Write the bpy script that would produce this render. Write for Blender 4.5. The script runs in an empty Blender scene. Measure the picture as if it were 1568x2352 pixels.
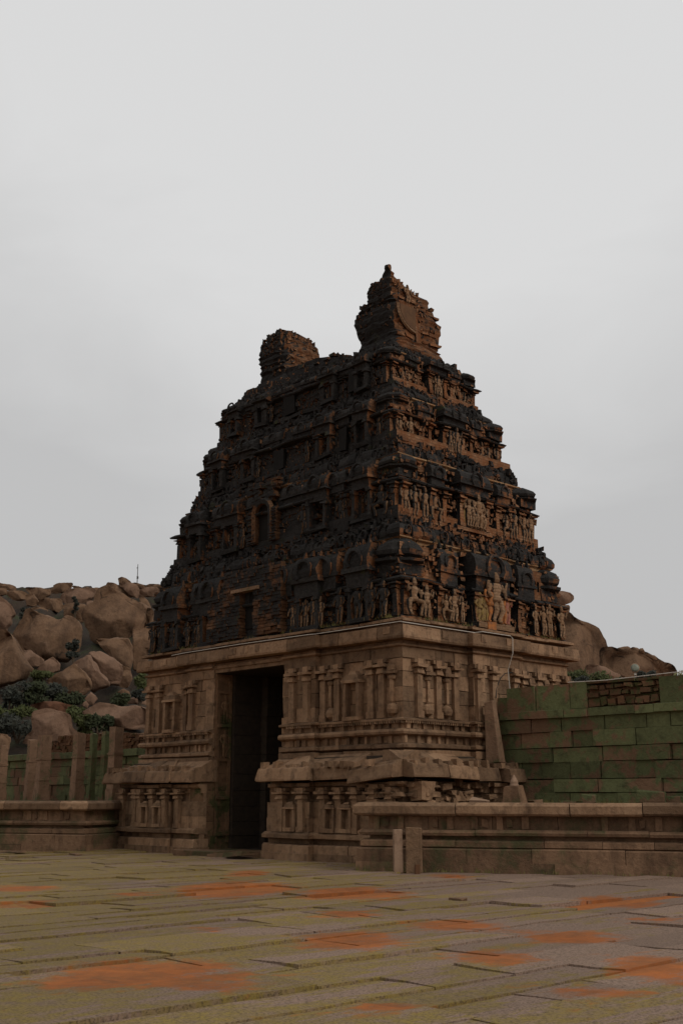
import bpy, math, random
from mathutils import Vector, noise, Matrix
R=random.Random(7)
sc=bpy.context.scene; COL=sc.collection
# ------------------------------------------------------------------ camera model
F=2591.0; CX,CY=784.0,1176.0; PITCH=math.atan(654/F); EYE=1.6
cp,sp=math.cos(PITCH),math.sin(PITCH)
def at(x,y,depth):
    """point seen at photo position x,y at a forward distance of depth metres"""
    a=(x-CX)/F; b=-(y-CY)/F
    d=Vector((a,cp-b*sp,sp+b*cp)); return d*(depth/d.y)+Vector((0,0,EYE))
TO=Vector((-2.94495935,32.46024052,0)); TANG=math.atan2(-0.72288858,0.69096461)
EX=Vector((0.69096461,-0.72288858,0)); EY=Vector((0.72288858,0.69096461,0))
def loc2w(x,y,z=0): return TO+EX*x+EY*y+Vector((0,0,z))
def w2loc(p): q=p-TO; return q.dot(EX),q.dot(EY)
cam=bpy.data.cameras.new('camera'); co=bpy.data.objects.new('camera',cam); COL.objects.link(co)
cam.sensor_fit='HORIZONTAL'; cam.sensor_width=24; cam.lens=F/1568*24; cam.clip_end=3000; cam.clip_start=.1
co.location=(0,0,EYE); co.rotation_euler=(math.pi/2+PITCH,0,0); sc.camera=co

# ------------------------------------------------------------------ node materials
def newmat(name,rough=.9):
    m=bpy.data.materials.new(name); m.use_nodes=True; nt=m.node_tree; nt.nodes.clear()
    out=nt.nodes.new('ShaderNodeOutputMaterial'); b=nt.nodes.new('ShaderNodeBsdfPrincipled')
    b.inputs['Roughness'].default_value=rough; b.inputs['Specular IOR Level'].default_value=.2
    nt.links.new(b.outputs[0],out.inputs[0]); return m,nt,b
class N:
    def __init__(s,nt): s.nt=nt
    def n(s,t,**k):
        o=s.nt.nodes.new(t)
        for a,b in k.items(): setattr(o,a,b)
        return o
    def link(s,a,b): s.nt.links.new(a,b)
    def setv(s,sock,v):
        if isinstance(v,(int,float,tuple,list)): sock.default_value=v if not isinstance(v,(tuple,list)) else (tuple(v)+(1,) if len(v)==3 and len(sock.default_value)==4 else tuple(v))
        else: s.link(v,sock)
    def noise(s,vec,scale,detail=5,rough=.6,dist=0):
        o=s.n('ShaderNodeTexNoise'); s.link(vec,o.inputs['Vector']); o.inputs['Scale'].default_value=scale
        o.inputs['Detail'].default_value=detail; o.inputs['Roughness'].default_value=rough; o.inputs['Distortion'].default_value=dist
        return o.outputs['Fac']
    def math(s,op,a,b=0.,clamp=False):
        o=s.n('ShaderNodeMath',operation=op); o.use_clamp=clamp; s.setv(o.inputs[0],a); s.setv(o.inputs[1],b); return o.outputs[0]
    def ramp(s,f,a,b):
        o=s.n('ShaderNodeMapRange'); s.link(f,o.inputs[0]); o.inputs[1].default_value=a; o.inputs[2].default_value=b; return o.outputs[0]
    def mix(s,f,a,b):
        o=s.n('ShaderNodeMix',data_type='RGBA'); s.setv(o.inputs['Factor'],f); s.setv(o.inputs['A'],a); s.setv(o.inputs['B'],b); return o.outputs['Result']
    def bump(s,h,bsdf,strength=.5,dist=.03):
        o=s.n('ShaderNodeBump'); o.inputs['Strength'].default_value=strength; o.inputs['Distance'].default_value=dist
        s.link(h,o.inputs['Height']); s.link(o.outputs[0],bsdf.inputs['Normal'])
    def mapping(s,vec,scale):
        o=s.n('ShaderNodeMapping'); s.link(vec,o.inputs['Vector']); o.inputs['Scale'].default_value=scale; return o.outputs[0]
def stone(name,base,alt,dark,scale=1.,moss=None,mossamt=(.55,.7),streak=.5,isl=.28,bump=.6,fine=14,crack=0):
    m,nt,b=newmat(name); g=N(nt)
    tc=g.n('ShaderNodeTexCoord').outputs['Object']; geo=g.n('ShaderNodeNewGeometry')
    n1=g.noise(tc,.9*scale,6,.62); n2=g.noise(tc,4.5*scale,6,.65,.4); n3=g.noise(tc,fine*scale,5,.7)
    st=g.noise(g.mapping(tc,(2.2*scale,2.2*scale,.35*scale)),1.5,5,.6)
    c=g.mix(g.ramp(n1,.36,.64),base,alt)
    c=g.mix(g.math('MULTIPLY',g.ramp(n2,.5,.72),.75),c,dark)
    c=g.mix(g.math('MULTIPLY',g.ramp(st,.52,.75),streak),c,dark)
    if moss:
        mm=g.math('ADD',n1,g.math('MULTIPLY',g.math('SUBTRACT',g.noise(tc,2.7*scale,6,.7,.6),.5),.8))
        c=g.mix(g.ramp(mm,mossamt[0],mossamt[1]),c,moss)
    if crack:
        wv=g.n('ShaderNodeVectorMath',operation='ADD'); g.link(tc,wv.inputs[0]); nz_=g.n('ShaderNodeTexNoise'); g.link(tc,nz_.inputs['Vector']); nz_.inputs['Scale'].default_value=.5
        sc2=g.n('ShaderNodeVectorMath',operation='SCALE'); g.link(nz_.outputs['Color'],sc2.inputs[0]); sc2.inputs['Scale'].default_value=2.2; g.link(sc2.outputs[0],wv.inputs[1])
        vo=g.n('ShaderNodeTexVoronoi',feature='DISTANCE_TO_EDGE'); g.link(wv.outputs[0],vo.inputs['Vector']); vo.inputs['Scale'].default_value=crack
        ck=g.math('MAXIMUM',g.ramp(vo.outputs['Distance'],.0,.013),g.ramp(n1,.56,.50)); c=g.mix(ck,(.045,.028,.018),c)
    v=g.math('ADD',1-isl/2,g.math('MULTIPLY',geo.outputs['Random Per Island'],isl))
    v=g.math('MULTIPLY',v,g.math('ADD',.72,g.math('MULTIPLY',n3,.56)))
    hs=g.n('ShaderNodeHueSaturation'); g.link(c,hs.inputs['Color']); g.link(v,hs.inputs['Value'])
    g.link(hs.outputs[0],b.inputs['Base Color'])
    h=g.math('ADD',g.math('MULTIPLY',n2,.7),g.math('MULTIPLY',n3,.45))
    g.bump(h,b,bump,.05/scale); return m
GRAN=stone('granite_masonry',(.262,.160,.092),(.188,.108,.059),(.062,.036,.021),1.,(.12,.085,.04),(.70,.86),.85,.7,1.)
GRAN2=stone('granite_platform',(.215,.126,.072),(.155,.087,.049),(.07,.04,.024),1.,(.085,.075,.034),(.50,.70),.75,.6,1.)
MOSSW=stone('mossy_masonry',(.132,.140,.062),(.104,.116,.048),(.05,.05,.024),.8,(.17,.098,.056),(.49,.57),.5,.6,1.)
PILM=stone('pillar_granite',(.25,.15,.09),(.19,.112,.066),(.10,.06,.036),1.2,(.10,.095,.042),(.54,.66),.4,.3,.9)
ROCK=stone('boulder_rock',(.225,.132,.076),(.145,.082,.046),(.055,.032,.02),.3,(.24,.145,.09),(.62,.74),.8,.3,1.,9,.22)
ROCKP=stone('pale_boulder_rock',(.245,.148,.096),(.195,.112,.07),(.09,.053,.033),.35,None,(0,1),.7,.25,1.,9,.25)
RUB=stone('rubble_earth',(.13,.062,.03),(.1,.045,.02),(.05,.025,.014),2.,(.07,.06,.022),(.55,.7),.2,.4)
POSTM=stone('dressed_post',(.32,.21,.138),(.23,.142,.09),(.16,.095,.06),1.6,None,(0,1),.3,.15)
def brickwork(name,lich,warm=(.145,.062,.026),pale=(.24,.13,.07)):
    m,nt,b=newmat(name); g=N(nt)
    tc=g.n('ShaderNodeTexCoord').outputs['Object']; geo=g.n('ShaderNodeNewGeometry')
    sep=g.n('ShaderNodeSeparateXYZ'); g.link(tc,sep.inputs[0])
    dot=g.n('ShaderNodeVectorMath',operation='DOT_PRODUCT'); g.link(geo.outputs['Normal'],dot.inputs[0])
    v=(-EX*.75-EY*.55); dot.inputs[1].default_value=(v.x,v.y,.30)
    n1=g.noise(tc,.75,6,.65,.3); n2=g.noise(tc,3.2,6,.7,.5); n3=g.noise(tc,11,5,.7)
    br=g.n('ShaderNodeTexBrick'); cmb=g.n('ShaderNodeCombineXYZ')
    g.link(g.math('ADD',sep.outputs[0],sep.outputs[1]),cmb.inputs[0]); g.link(sep.outputs[2],cmb.inputs[1]); g.link(cmb.outputs[0],br.inputs['Vector'])
    br.inputs['Scale'].default_value=1; br.inputs['Brick Width'].default_value=.26; br.inputs['Row Height'].default_value=.085; br.inputs['Mortar Size'].default_value=.012
    c=g.mix(g.ramp(n2,.42,.66),warm,pale)
    c=g.mix(g.math('MULTIPLY',br.outputs['Fac'],g.ramp(n2,.4,.8)),c,(.06,.034,.018))
    # black lichen grows on the damp gate side and on ledges
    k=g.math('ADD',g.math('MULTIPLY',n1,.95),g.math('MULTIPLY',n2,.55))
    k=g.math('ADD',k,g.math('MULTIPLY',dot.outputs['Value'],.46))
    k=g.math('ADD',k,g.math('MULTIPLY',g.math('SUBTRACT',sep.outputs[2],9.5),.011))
    bl=g.mix(g.ramp(n3,.35,.7),(.015,.0135,.012),(.034,.031,.028))
    bl=g.mix(g.ramp(g.noise(tc,1.7,5,.7),.62,.74),bl,(.042,.046,.014))
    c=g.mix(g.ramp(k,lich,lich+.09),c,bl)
    val=g.math('ADD',.7,g.math('MULTIPLY',geo.outputs['Random Per Island'],.6))
    hs=g.n('ShaderNodeHueSaturation'); g.link(c,hs.inputs['Color']); g.link(val,hs.inputs['Value'])
    g.link(hs.outputs[0],b.inputs['Base Color'])
    h=g.math('ADD',g.math('MULTIPLY',n2,.6),g.math('MULTIPLY',n3,.5)); h=g.math('SUBTRACT',h,g.math('MULTIPLY',br.outputs['Fac'],.25))
    g.bump(h,b,.8,.07); return m
BRICK=brickwork('lichen_brickwork',.565,(.165,.063,.023),(.26,.145,.078))
FIGM=brickwork('plaster_figure',.80,(.17,.095,.048),(.26,.165,.098))
EAVEM=brickwork('plaster_eave',.33,(.16,.062,.023))
DARKFIG=brickwork('lichen_figure',.62,(.15,.08,.04),(.24,.15,.085))
BANDM=brickwork('plaster_band',.84,(.26,.13,.055),(.33,.22,.12))
def plain(name,c,c2,rough=.85,scale=6):
    m,nt,b=newmat(name,rough); g=N(nt); tc=g.n('ShaderNodeTexCoord').outputs['Object']
    n=g.noise(tc,scale,5,.65); g.link(g.mix(g.ramp(n,.35,.65),c,c2),b.inputs['Base Color']); g.bump(n,b,.4,.02); return m
ORANGE=plain('faded_orange_paint',(.40,.14,.035),(.18,.085,.042),.85,9); YELLOW=plain('faded_yellow_paint',(.25,.165,.05),(.15,.09,.045),.85,9)
PINK=plain('faded_pink_paint',(.34,.11,.09),(.22,.11,.06))
WHITE=plain('white_plastic',(.55,.5,.43),(.45,.4,.34),.6); BLACK=plain('black_rubber',(.015,.015,.015),(.025,.025,.025),.6)
METAL=plain('grey_metal',(.12,.11,.1),(.07,.07,.07),.5); LENS=plain('lamp_glass',(.22,.23,.18),(.17,.18,.14),.35)
DARKIN=plain('shade_dark_stone',(.03,.022,.016),(.05,.034,.022)); HOLE=plain('hollow_shade',(.006,.005,.004),(.01,.008,.006))  # near-black colours standing in for shade: deep passage, core gaps, openings
LEAF=[plain('leaf_dark',(.028,.034,.016),(.045,.052,.022),.8,2),plain('leaf_mid',(.052,.062,.02),(.075,.08,.028),.8,2),plain('leaf_grey',(.03,.034,.028),(.05,.05,.036),.8,2)]
WOOD=plain('bark',(.07,.05,.03),(.1,.07,.05))

# ------------------------------------------------------------------ mesh builder
class MB:
    def __init__(s): s.v=[]; s.f=[]
    def add(s,vs,fs):
        o=len(s.v); s.v+= [tuple(p) for p in vs]; s.f+=[tuple(i+o for i in f) for f in fs]
    def box(s,a,b,Fm=None,j=0.,top=None):
        (x0,y0,z0),(x1,y1,z1)=a,b
        vs=[(x0,y0,z0),(x1,y0,z0),(x1,y1,z0),(x0,y1,z0),(x0,y0,z1),(x1,y0,z1),(x1,y1,z1),(x0,y1,z1)]
        if top:
            cx,cy=(x0+x1)/2,(y0+y1)/2
            vs[4:]=[(cx+(x-cx)*top,cy+(y-cy)*top,z) for x,y,z in vs[4:]]
        if j: vs=[tuple(c+R.uniform(-j,j) for c in p) for p in vs]
        if Fm: vs=[Fm(*p) for p in vs]
        s.add(vs,[(0,3,2,1),(4,5,6,7),(0,1,5,4),(1,2,6,5),(2,3,7,6),(3,0,4,7)])
    def tube(s,pts,rad,n=6,Fm=None,ov=1.):
        rings=[]; P=[Vector(p) for p in pts]
        for i,p in enumerate(P):
            t=(P[min(i+1,len(P)-1)]-P[max(i-1,0)]); t=t.normalized() if t.length>1e-6 else Vector((0,0,1))
            a=t.cross(Vector((0.13,1,.07))); a.normalize(); b=t.cross(a); r=rad[i] if isinstance(rad,(list,tuple)) else rad
            rings.append([p+(a*math.cos(2*math.pi*k/n)+b*math.sin(2*math.pi*k/n)*ov)*r for k in range(n)])
        vs=[tuple(q) for r_ in rings for q in r_]
        fs=[(i*n+k,i*n+(k+1)%n,(i+1)*n+(k+1)%n,(i+1)*n+k) for i in range(len(P)-1) for k in range(n)]
        fs+=[tuple(range(n))[::-1],tuple((len(P)-1)*n+k for k in range(n))]
        if Fm: vs=[Fm(*q) for q in vs]
        s.add(vs,fs)
    def lathe(s,cx,cy,prof,n=10,Fm=None,sy=1.,rot=0.):
        vs=[];m=len(prof)
        for r,z in prof:
            for k in range(n):
                a=2*math.pi*k/n+rot; vs.append((cx+r*math.cos(a),cy+r*math.sin(a)*sy,z))
        fs=[(i*n+k,i*n+(k+1)%n,(i+1)*n+(k+1)%n,(i+1)*n+k) for i in range(m-1) for k in range(n)]
        fs+=[tuple(range(n))[::-1],tuple((m-1)*n+k for k in range(n))]
        if Fm: vs=[Fm(*q) for q in vs]
        s.add(vs,fs)
    def sweep(s,plan,prof,closed=True,blk=(.7,1.4),dep=.4,jo=.012,jz=.006,gap=.006,skip=0.,tilt=0.,rows=None):
        """carry a moulding profile [(out,z)] round a plan (travelled with the outside on the right), cut into stones"""
        n=len(plan); E=n if closed else n-1
        def nrm(i):
            a,b=plan[i%n],plan[(i+1)%n]; l=math.hypot(b[0]-a[0],b[1]-a[1]); return ((b[1]-a[1])/l,-(b[0]-a[0])/l)
        def mitre(i):
            if not closed and i==0: return nrm(0)
            if not closed and i==n-1: return nrm(n-2)
            a,b=nrm(i-1),nrm(i); d=1+a[0]*b[0]+a[1]*b[1]; return ((a[0]+b[0])/d,(a[1]+b[1])/d)
        sec=list(prof)+[(-dep,prof[-1][1]),(-dep,prof[0][1])]; m=len(sec)
        for i in range(E):
            a,b=plan[i],plan[(i+1)%n]; l=math.hypot(b[0]-a[0],b[1]-a[1]); nn=nrm(i)
            cuts=[0.]
            if blk:
                x=R.uniform(*blk)
                while x<l-blk[0]*.6: cuts.append(x/l); x+=R.uniform(*blk)
            cuts.append(1.)
            for c in range(len(cuts)-1):
                if R.random()<skip: continue
                t0,t1=cuts[c],cuts[c+1]; g=gap/l
                e0=(t0==0); e1=(t1==1.)
                m0=mitre(i) if e0 else nn; m1=mitre(i+1) if e1 else nn
                if not e0: t0+=g
                if not e1: t1-=g
                do=R.uniform(-jo,jo); dz=R.uniform(-jz,jz); tl=R.uniform(-tilt,tilt)
                vs=[]
                for t,mm,sg in ((t0,m0,-1),(t1,m1,1)):
                    px,py=a[0]+(b[0]-a[0])*t,a[1]+(b[1]-a[1])*t
                    for k,(o,z) in enumerate(sec):
                        oo=o+(do if k<len(prof) else 0)
                        vs.append((px+mm[0]*oo,py+mm[1]*oo,z+dz+sg*tl))
                fs=[(k,m+k,m+(k+1)%m,(k+1)%m) for k in range(m)]+[tuple(range(m)),tuple(range(2*m-1,m-1,-1))]
                s.add(vs,fs)
    def wob(s,amp,freq):
        out=[]
        for p in s.v:
            d=noise.noise_vector(Vector(p)*freq); out.append((p[0]+d.x*amp,p[1]+d.y*amp,p[2]+d.z*amp))
        s.v=out; return s
    def obj(s,name,mat,parent=None,smooth=False,loc=None):
        me=bpy.data.meshes.new(name); me.from_pydata(s.v,[],s.f); me.validate(); me.update()
        import bmesh
        bm=bmesh.new(); bm.from_mesh(me); bmesh.ops.recalc_face_normals(bm,faces=bm.faces); bm.to_mesh(me); bm.free()
        me.materials.append(mat)
        if smooth: me.polygons.foreach_set('use_smooth',[True]*len(me.polygons))
        o=bpy.data.objects.new(name,me); COL.objects.link(o)
        if parent: o.parent=parent
        if loc: o.location=loc
        return o
def tag(o,label=None,cat=None,group=None,kind=None):
    for k,v in (('label',label),('category',cat),('group',group),('kind',kind)):
        if v: o[k]=v
    return o
def empty(name,loc=(0,0,0),rz=0.):
    o=bpy.data.objects.new(name,None); COL.objects.link(o); o.location=loc; o.rotation_euler=(0,0,rz); o.empty_display_size=.3; return o
def FA(y0): return lambda u,d,z:(u,y0-d,z)
def FB(x0): return lambda u,d,z:(x0+d,u,z)

def figure(Fm,u,z,h,pose=0,d=0.,wide=1.):
    """a standing or squatting relief figure, one continuous carved body"""
    q=MB(); s=h; rw=s*.052*wide; dd=d+s*.10
    def P3(a,b,c): return (u+a*s*wide,dd+b*s,z+c*s)
    seat=pose==2
    if seat:
        hip=.40
        for sg in (-1,1): q.tube([P3(.07*sg,0,hip),P3(.24*sg,.10,.36),P3(.20*sg,.06,.16),P3(.15*sg,.08,0.),P3(.17*sg,.14,.0)],[rw*1.5,rw*1.35,rw*1.0,rw*.85,rw*.6],6,Fm)
    else:
        sw=.04*(R.random()-.5)*2 if pose==0 else .06; hip=.46
        for sg in (-1,1): q.tube([P3(.06*sg+sw*.4,0,hip),P3(.075*sg+sw,.03,.25),P3(.065*sg,.0,.04),P3(.08*sg,.07,.0)],[rw*1.45,rw*1.1,rw*.8,rw*.7],6,Fm)
    sx=.02*(R.random()-.5)
    q.tube([P3(0,0,hip-.03),P3(sx,.0,hip+.06),P3(-sx,.0,hip+.14),P3(0,.01,hip+.27),P3(0,0,hip+.36),P3(0,0,hip+.40)],[rw*2.3,rw*2.5,rw*1.8,rw*2.5,rw*2.2,rw*.9],8,Fm,.75)
    hz=hip+.47
    q.tube([P3(0,0.01,hz-.07),P3(0,.02,hz-.045),P3(0,.02,hz),P3(0,.015,hz+.045),P3(0,.01,hz+.06),P3(0,.0,hz+.14),P3(0,0,hz+.17)],[rw*.8,rw*1.15,rw*1.4,rw*1.25,rw*1.35,rw*.95,rw*.35],8,Fm)
    arms=[[(.13,0,hip+.33),(.22,.03,hip+.18),(.17,.09,hip+.06)],[(.13,0,hip+.33),(.24,.02,hip+.24),(.22,.07,hip+.42)]]
    for sg in (-1,1):
        ks=[R.choice((0,1))] if pose!=1 else [0,1]
        if seat: ks=[1 if sg<0 else 0]
        for k in ks: q.tube([P3(a*sg,b,c) for a,b,c in arms[k]],[rw*1.05,rw*.85,rw*.6],6,Fm)
    return q
# ------------------------------------------------------------------ THE GATE TOWER (frame: x along the gate face, y into the tower)
T=tag(empty('gateway_tower',TO,TANG),'ruined granite and brick temple gate tower with a tall dark doorway','temple tower')
# --- solid cores so no light leaks between stones
m=MB()
for x0,x1 in ((-5.75,-1.95),(1.42,6.0)): m.box((x0,.42,-.2),(x1,8.2,2.6))
for x0,x1 in ((-5.45,-2.0),(1.42,5.5)): m.box((x0,1.0,2.4),(x1,7.7,5.5))
m.box((-5.45,1.0,5.25),(5.5,7.7,6.05)); m.box((-1.94,7.3,-.2),(1.41,7.9,5.3))
m.obj('core_masonry',DARKIN,T)
# --- plinth storey
bayL=[(-6.1,8.6),(-6.1,.05),(-4.9,.05),(-4.9,-.08),(-3.0,-.08),(-3.0,0),(-1.8,0)]
bayR=[(1.3,0),(1.75,0),(1.75,-.1),(3.15,-.1),(3.15,.06),(6.35,.06),(6.35,3.35),(6.5,3.35),(6.5,5.3),(6.35,5.3),(6.35,8.6)]
back=[(6.35,8.6),(-6.1,8.6)]
P=MB()
for pl in (bayL,bayR):
    P.sweep(pl,[(.16,-.3),(.16,.17)],False,(.8,1.9),.5,.02,.012)
    P.sweep(pl,[(.10,.17),(.10,.36),(.05,.4)],False,(.7,1.6),.45,.02,.008)
    P.sweep(pl,[(-.12,.4),(-.12,.54)],False,None,.3)
    P.sweep(pl,[(.02,.53),(.13,.555),(.13,.64),(.02,.70)],False,(.9,1.8),.4,.015,.006)
    for z0,z1 in ((.70,1.05),(1.05,1.45)): P.sweep(pl,[(-.05,z0),(-.05,z1)],False,(.5,1.1),.35,.018,.004)
    P.sweep(pl,[(-.24,1.45),(-.24,1.72)],False,(.4,.9),.35,.03,.01)
    P.sweep(pl,[(-.16,1.70),(-.16,1.82),(-.05,1.86),(-.05,1.95)],False,(.6,1.4),.35,.03,.01)
P.box((-6.0,8.2,-.3),(6.2,8.55,2.3))
P.wob(.02,1.7).obj('plinth',GRAN,T)
# big curved eave stones, several sagging
kap=[(-.1,2.03),(.27,2.0),(.335,2.01),(.335,2.06),(.285,2.30),(.27,2.33),(.13,2.36),(.10,2.42),(-.12,2.45),(-.5,2.66)]
# small carved nodules along the eave
def nod(Fm,u0,u1,step):
    u=u0
    while u<u1:
        w=R.uniform(.08,.17); K.box((u-w/2,.05,2.31+R.uniform(-.02,.02)),(u+w/2,.27,2.46+R.uniform(-.03,.05)),Fm,.025); u+=step*R.uniform(.6,1.5)
K=MB()
K.sweep(bayL,kap,False,(.9,1.7),.7,.025,.018,.012,0,.02); nod(FA(.0),-6.2,-1.9,.34); K.wob(.014,1.5).obj('stone_eave',GRAN,T); K=MB()
K.sweep(bayR[:5]+[(4.75,.06)],kap,False,(.9,1.7),.7,.03,.02,.012,0,.02)
def kblock(a,b,dz0,dz1,do=0.):
    q=MB(); q.sweep([a,b],kap,False,None,.7,0,0)
    h=len(q.v)//2; d=Vector((b[0]-a[0],b[1]-a[1])).normalized(); nx,ny=d.y,-d.x
    K.add([(x+nx*do,y+ny*do,z+(dz0 if i<h else dz1)) for i,(x,y,z) in enumerate(q.v)],q.f)
kblock((4.78,.06),(6.33,.04),-.10,.05,.03)
kblock((6.35,.06),(6.35,1.35),.05,.05,.02); kblock((6.37,1.37),(6.35,2.5),.03,.0,.02); kblock((6.33,2.52),(6.35,3.33),-.03,-.02,.04)
kblock((6.5,3.62),(6.5,5.1),-.04,-.03,.02)
nod(FA(-.05),1.5,5.6,.36); nod(FB(6.38),.2,5.2,.36)
K.wob(.014,1.5).obj('stone_eave',GRAN,T)
# plinth pilasters
def pilaster(Fm,u,w,z0,z1,d,cap=True,corb=True):
    q=MB(); h=z1-z0
    q.box((u-w*.62,-.05,z0),(u+w*.62,d*1.25,z0+h*.12),Fm,.006)
    q.box((u-w/2,-.05,z0+h*.12),(u+w/2,d,z1-h*.28),Fm,.005)
    if cap:
        q.box((u-w*.40,-.05,z1-h*.28),(u+w*.40,d*.8,z1-h*.25),Fm)
        q.box((u-w*.66,-.05,z1-h*.25),(u+w*.66,d*1.5,z1-h*.17),Fm,.012,.8)
        q.box((u-w*.42,-.05,z1-h*.17),(u+w*.42,d,z1-h*.14),Fm)
        q.box((u-w*.95,-.05,z1-h*.14),(u+w*.95,d*2.1,z1-h*.095),Fm,.014)
        q.box((u-w*.5,-.05,z1-h*.10),(u+w*.5,d*1.25,z1),Fm,.01)
        if corb:
            for s in (-1,1): q.box((u+s*w*.5-.001,-.05,z1-h*.07) if s>0 else (u-w*1.05,-.05,z1-h*.07),(u+w*1.05,d*1.1,z1) if s>0 else (u-w*.5,d*1.1,z1),Fm,.012)
    return q
def put(q,name,mat=GRAN,parent=T,amp=.008,sm=False): return q.wob(amp,3.).obj(name,mat,parent,sm)
for u in (-5.75,-5.05): put(pilaster(FA(.1),u,.2,.70,1.82,.10),'pilaster')
for u in (-4.6,-3.95,-3.3): put(pilaster(FA(-.03),u,.2,.70,1.82,.10),'pilaster')
for u in (-2.75,): put(pilaster(FA(.05),u,.2,.70,1.82,.10),'pilaster')
for u in (2.05,2.85): put(pilaster(FA(-.05),u,.22,.70,1.82,.10),'pilaster')
for u in (3.5,4.1,4.7,5.3,5.9): put(pilaster(FA(.11),u,.2,.70,1.82,.10),'pilaster')
def niche(Fm,u,w,z0,z1,d=.2):
    q=MB(); h=z1-z0
    for s in (-1,1): q.box((u+s*w*.5-.05,-.05,z0),(u+s*w*.5+.05,d,z1-h*.2),Fm,.006)
    q.box((u-w*.62,-.05,z0-.03),(u+w*.62,d*1.1,z0+.07),Fm,.006)
    q.box((u-w*.7,-.05,z1-h*.2),(u+w*.7,d*1.2,z1-h*.14),Fm,.008); q.box((u-w*.6,-.05,z1-h*.14),(u+w*.6,d*1.05,z1-h*.03),Fm,.012,.85)
    q.box((u-w*.35,-.05,z1-h*.03),(u+w*.35,d*.8,z1+h*.07),Fm,.015,.6)
    return q
for Fm,u in ((FA(-.03),-4.27),(FA(-.03),-3.6),(FA(-.05),2.45),(FA(.11),3.8),(FA(.11),4.4)): put(niche(Fm,u,.34,.74,1.42,.14),'niche')
# ruined blocks showing under the sagging eave on the side face
m=MB()
for i in range(60):
    u=R.uniform(.3,5.3); z=R.uniform(1.35,1.92); w=R.uniform(.1,.42); h=R.uniform(.05,.16); d=R.uniform(.02,.16)
    m.box((u-w/2,-.1,z),(u+w/2,d,z+h),FB(6.36),.03)
m.box((.35,-.05,1.5),(.75,.30,1.95),FB(6.36),.03,1.25); m.box((.5,.28,1.62),(.62,.34,1.8),FB(6.36),.02)
for i in range(26):
    u=R.uniform(4.9,6.2); z=R.uniform(1.3,1.9); w=R.uniform(.1,.4); h=R.uniform(.05,.15)
    m.box((u-w/2,-.1,z),(u+w/2,R.uniform(.02,.14),z+h),FA(.08),.03)
m.wob(.02,2.).obj('broken_masonry',GRAN,T)
tag(m and bpy.data.objects['broken_masonry'],'broken blocks under the sagging eave')
# --- main wall
wl=[(-5.65,7.9),(-5.65,.78),(-3.2,.78),(-3.2,.6),(-1.9,.6)]
wr=[(1.3,.6),(2.6,.6),(2.6,.78),(5.7,.78),(5.7,3.35),(5.88,3.35),(5.88,5.3),(5.7,5.3),(5.7,7.9)]
W=MB()
for pl in (wl,wr):
    W.sweep(pl,[(.16,2.55),(.16,2.74)],False,(.9,1.8),.4,.02,.01)
    W.sweep(pl,[(.05,2.76),(.17,2.80),(.17,2.87),(.05,2.92)],False,(.9,1.8),.4,.014,.008)
    W.sweep(pl,[(.0,2.92),(.0,3.10)],False,(.5,1.2),.4,.012)
    W.sweep(pl,[(.05,3.09),(.18,3.13),(.20,3.19),(.16,3.25),(.03,3.28)],False,(.9,1.9),.4,.012,.006)
    W.sweep(pl,[(.02,3.28),(.02,3.45)],False,(.5,1.2),.4,.012)
    W.sweep(pl,[(.05,3.44),(.17,3.47),(.17,3.52),(.03,3.55)],False,(.9,1.9),.4,.01,.006)
    zz=[3.55,3.95,4.33,4.72,5.06]
    for a,b in zip(zz,zz[1:]): W.sweep(pl,[(0,a+.006),(0,b-.006)],False,(.4,1.0),.4,.024,.006,.010)
    W.sweep(pl,[(.03,5.065),(.03,5.335)],False,(.7,1.3),.4,.018,.006,.01)
    W.sweep(pl,[(.02,5.34),(.10,5.37),(.10,5.42),(.02,5.44),(.0,5.53)],False,(1.2,2.2),.4,.01,.004)
# door lintel beam
W.box((-1.92,.62,5.22),(1.33,1.3,5.50),None,.01); W.box((-1.92,.56,5.34),(1.33,.7,5.42),None,.008)
for i,(z0,z1,x) in enumerate(((2.5,2.95,1.12),(2.95,3.3,1.26),(3.3,3.75,1.24),(3.75,4.3,1.27),(4.3,4.85,1.25),(4.85,5.2,1.36))): W.box((x,.585+.004*i,z0),(1.72,1.1,z1-.012),None,.012)
for i,(z0,z1,x) in enumerate(((2.5,3.0,-1.95),(3.0,3.4,-1.86),(3.4,3.85,-1.9),(3.85,4.25,-1.88),(4.25,4.75,-1.9),(4.75,5.2,-1.92))): W.box((-2.3,.585+.004*i,z0),(x,1.1,z1-.012),None,.012)
W.box((-5.4,7.5,2.4),(5.5,7.88,5.5))
W.wob(.016,1.6).obj('main_wall',GRAN,T)
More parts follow.
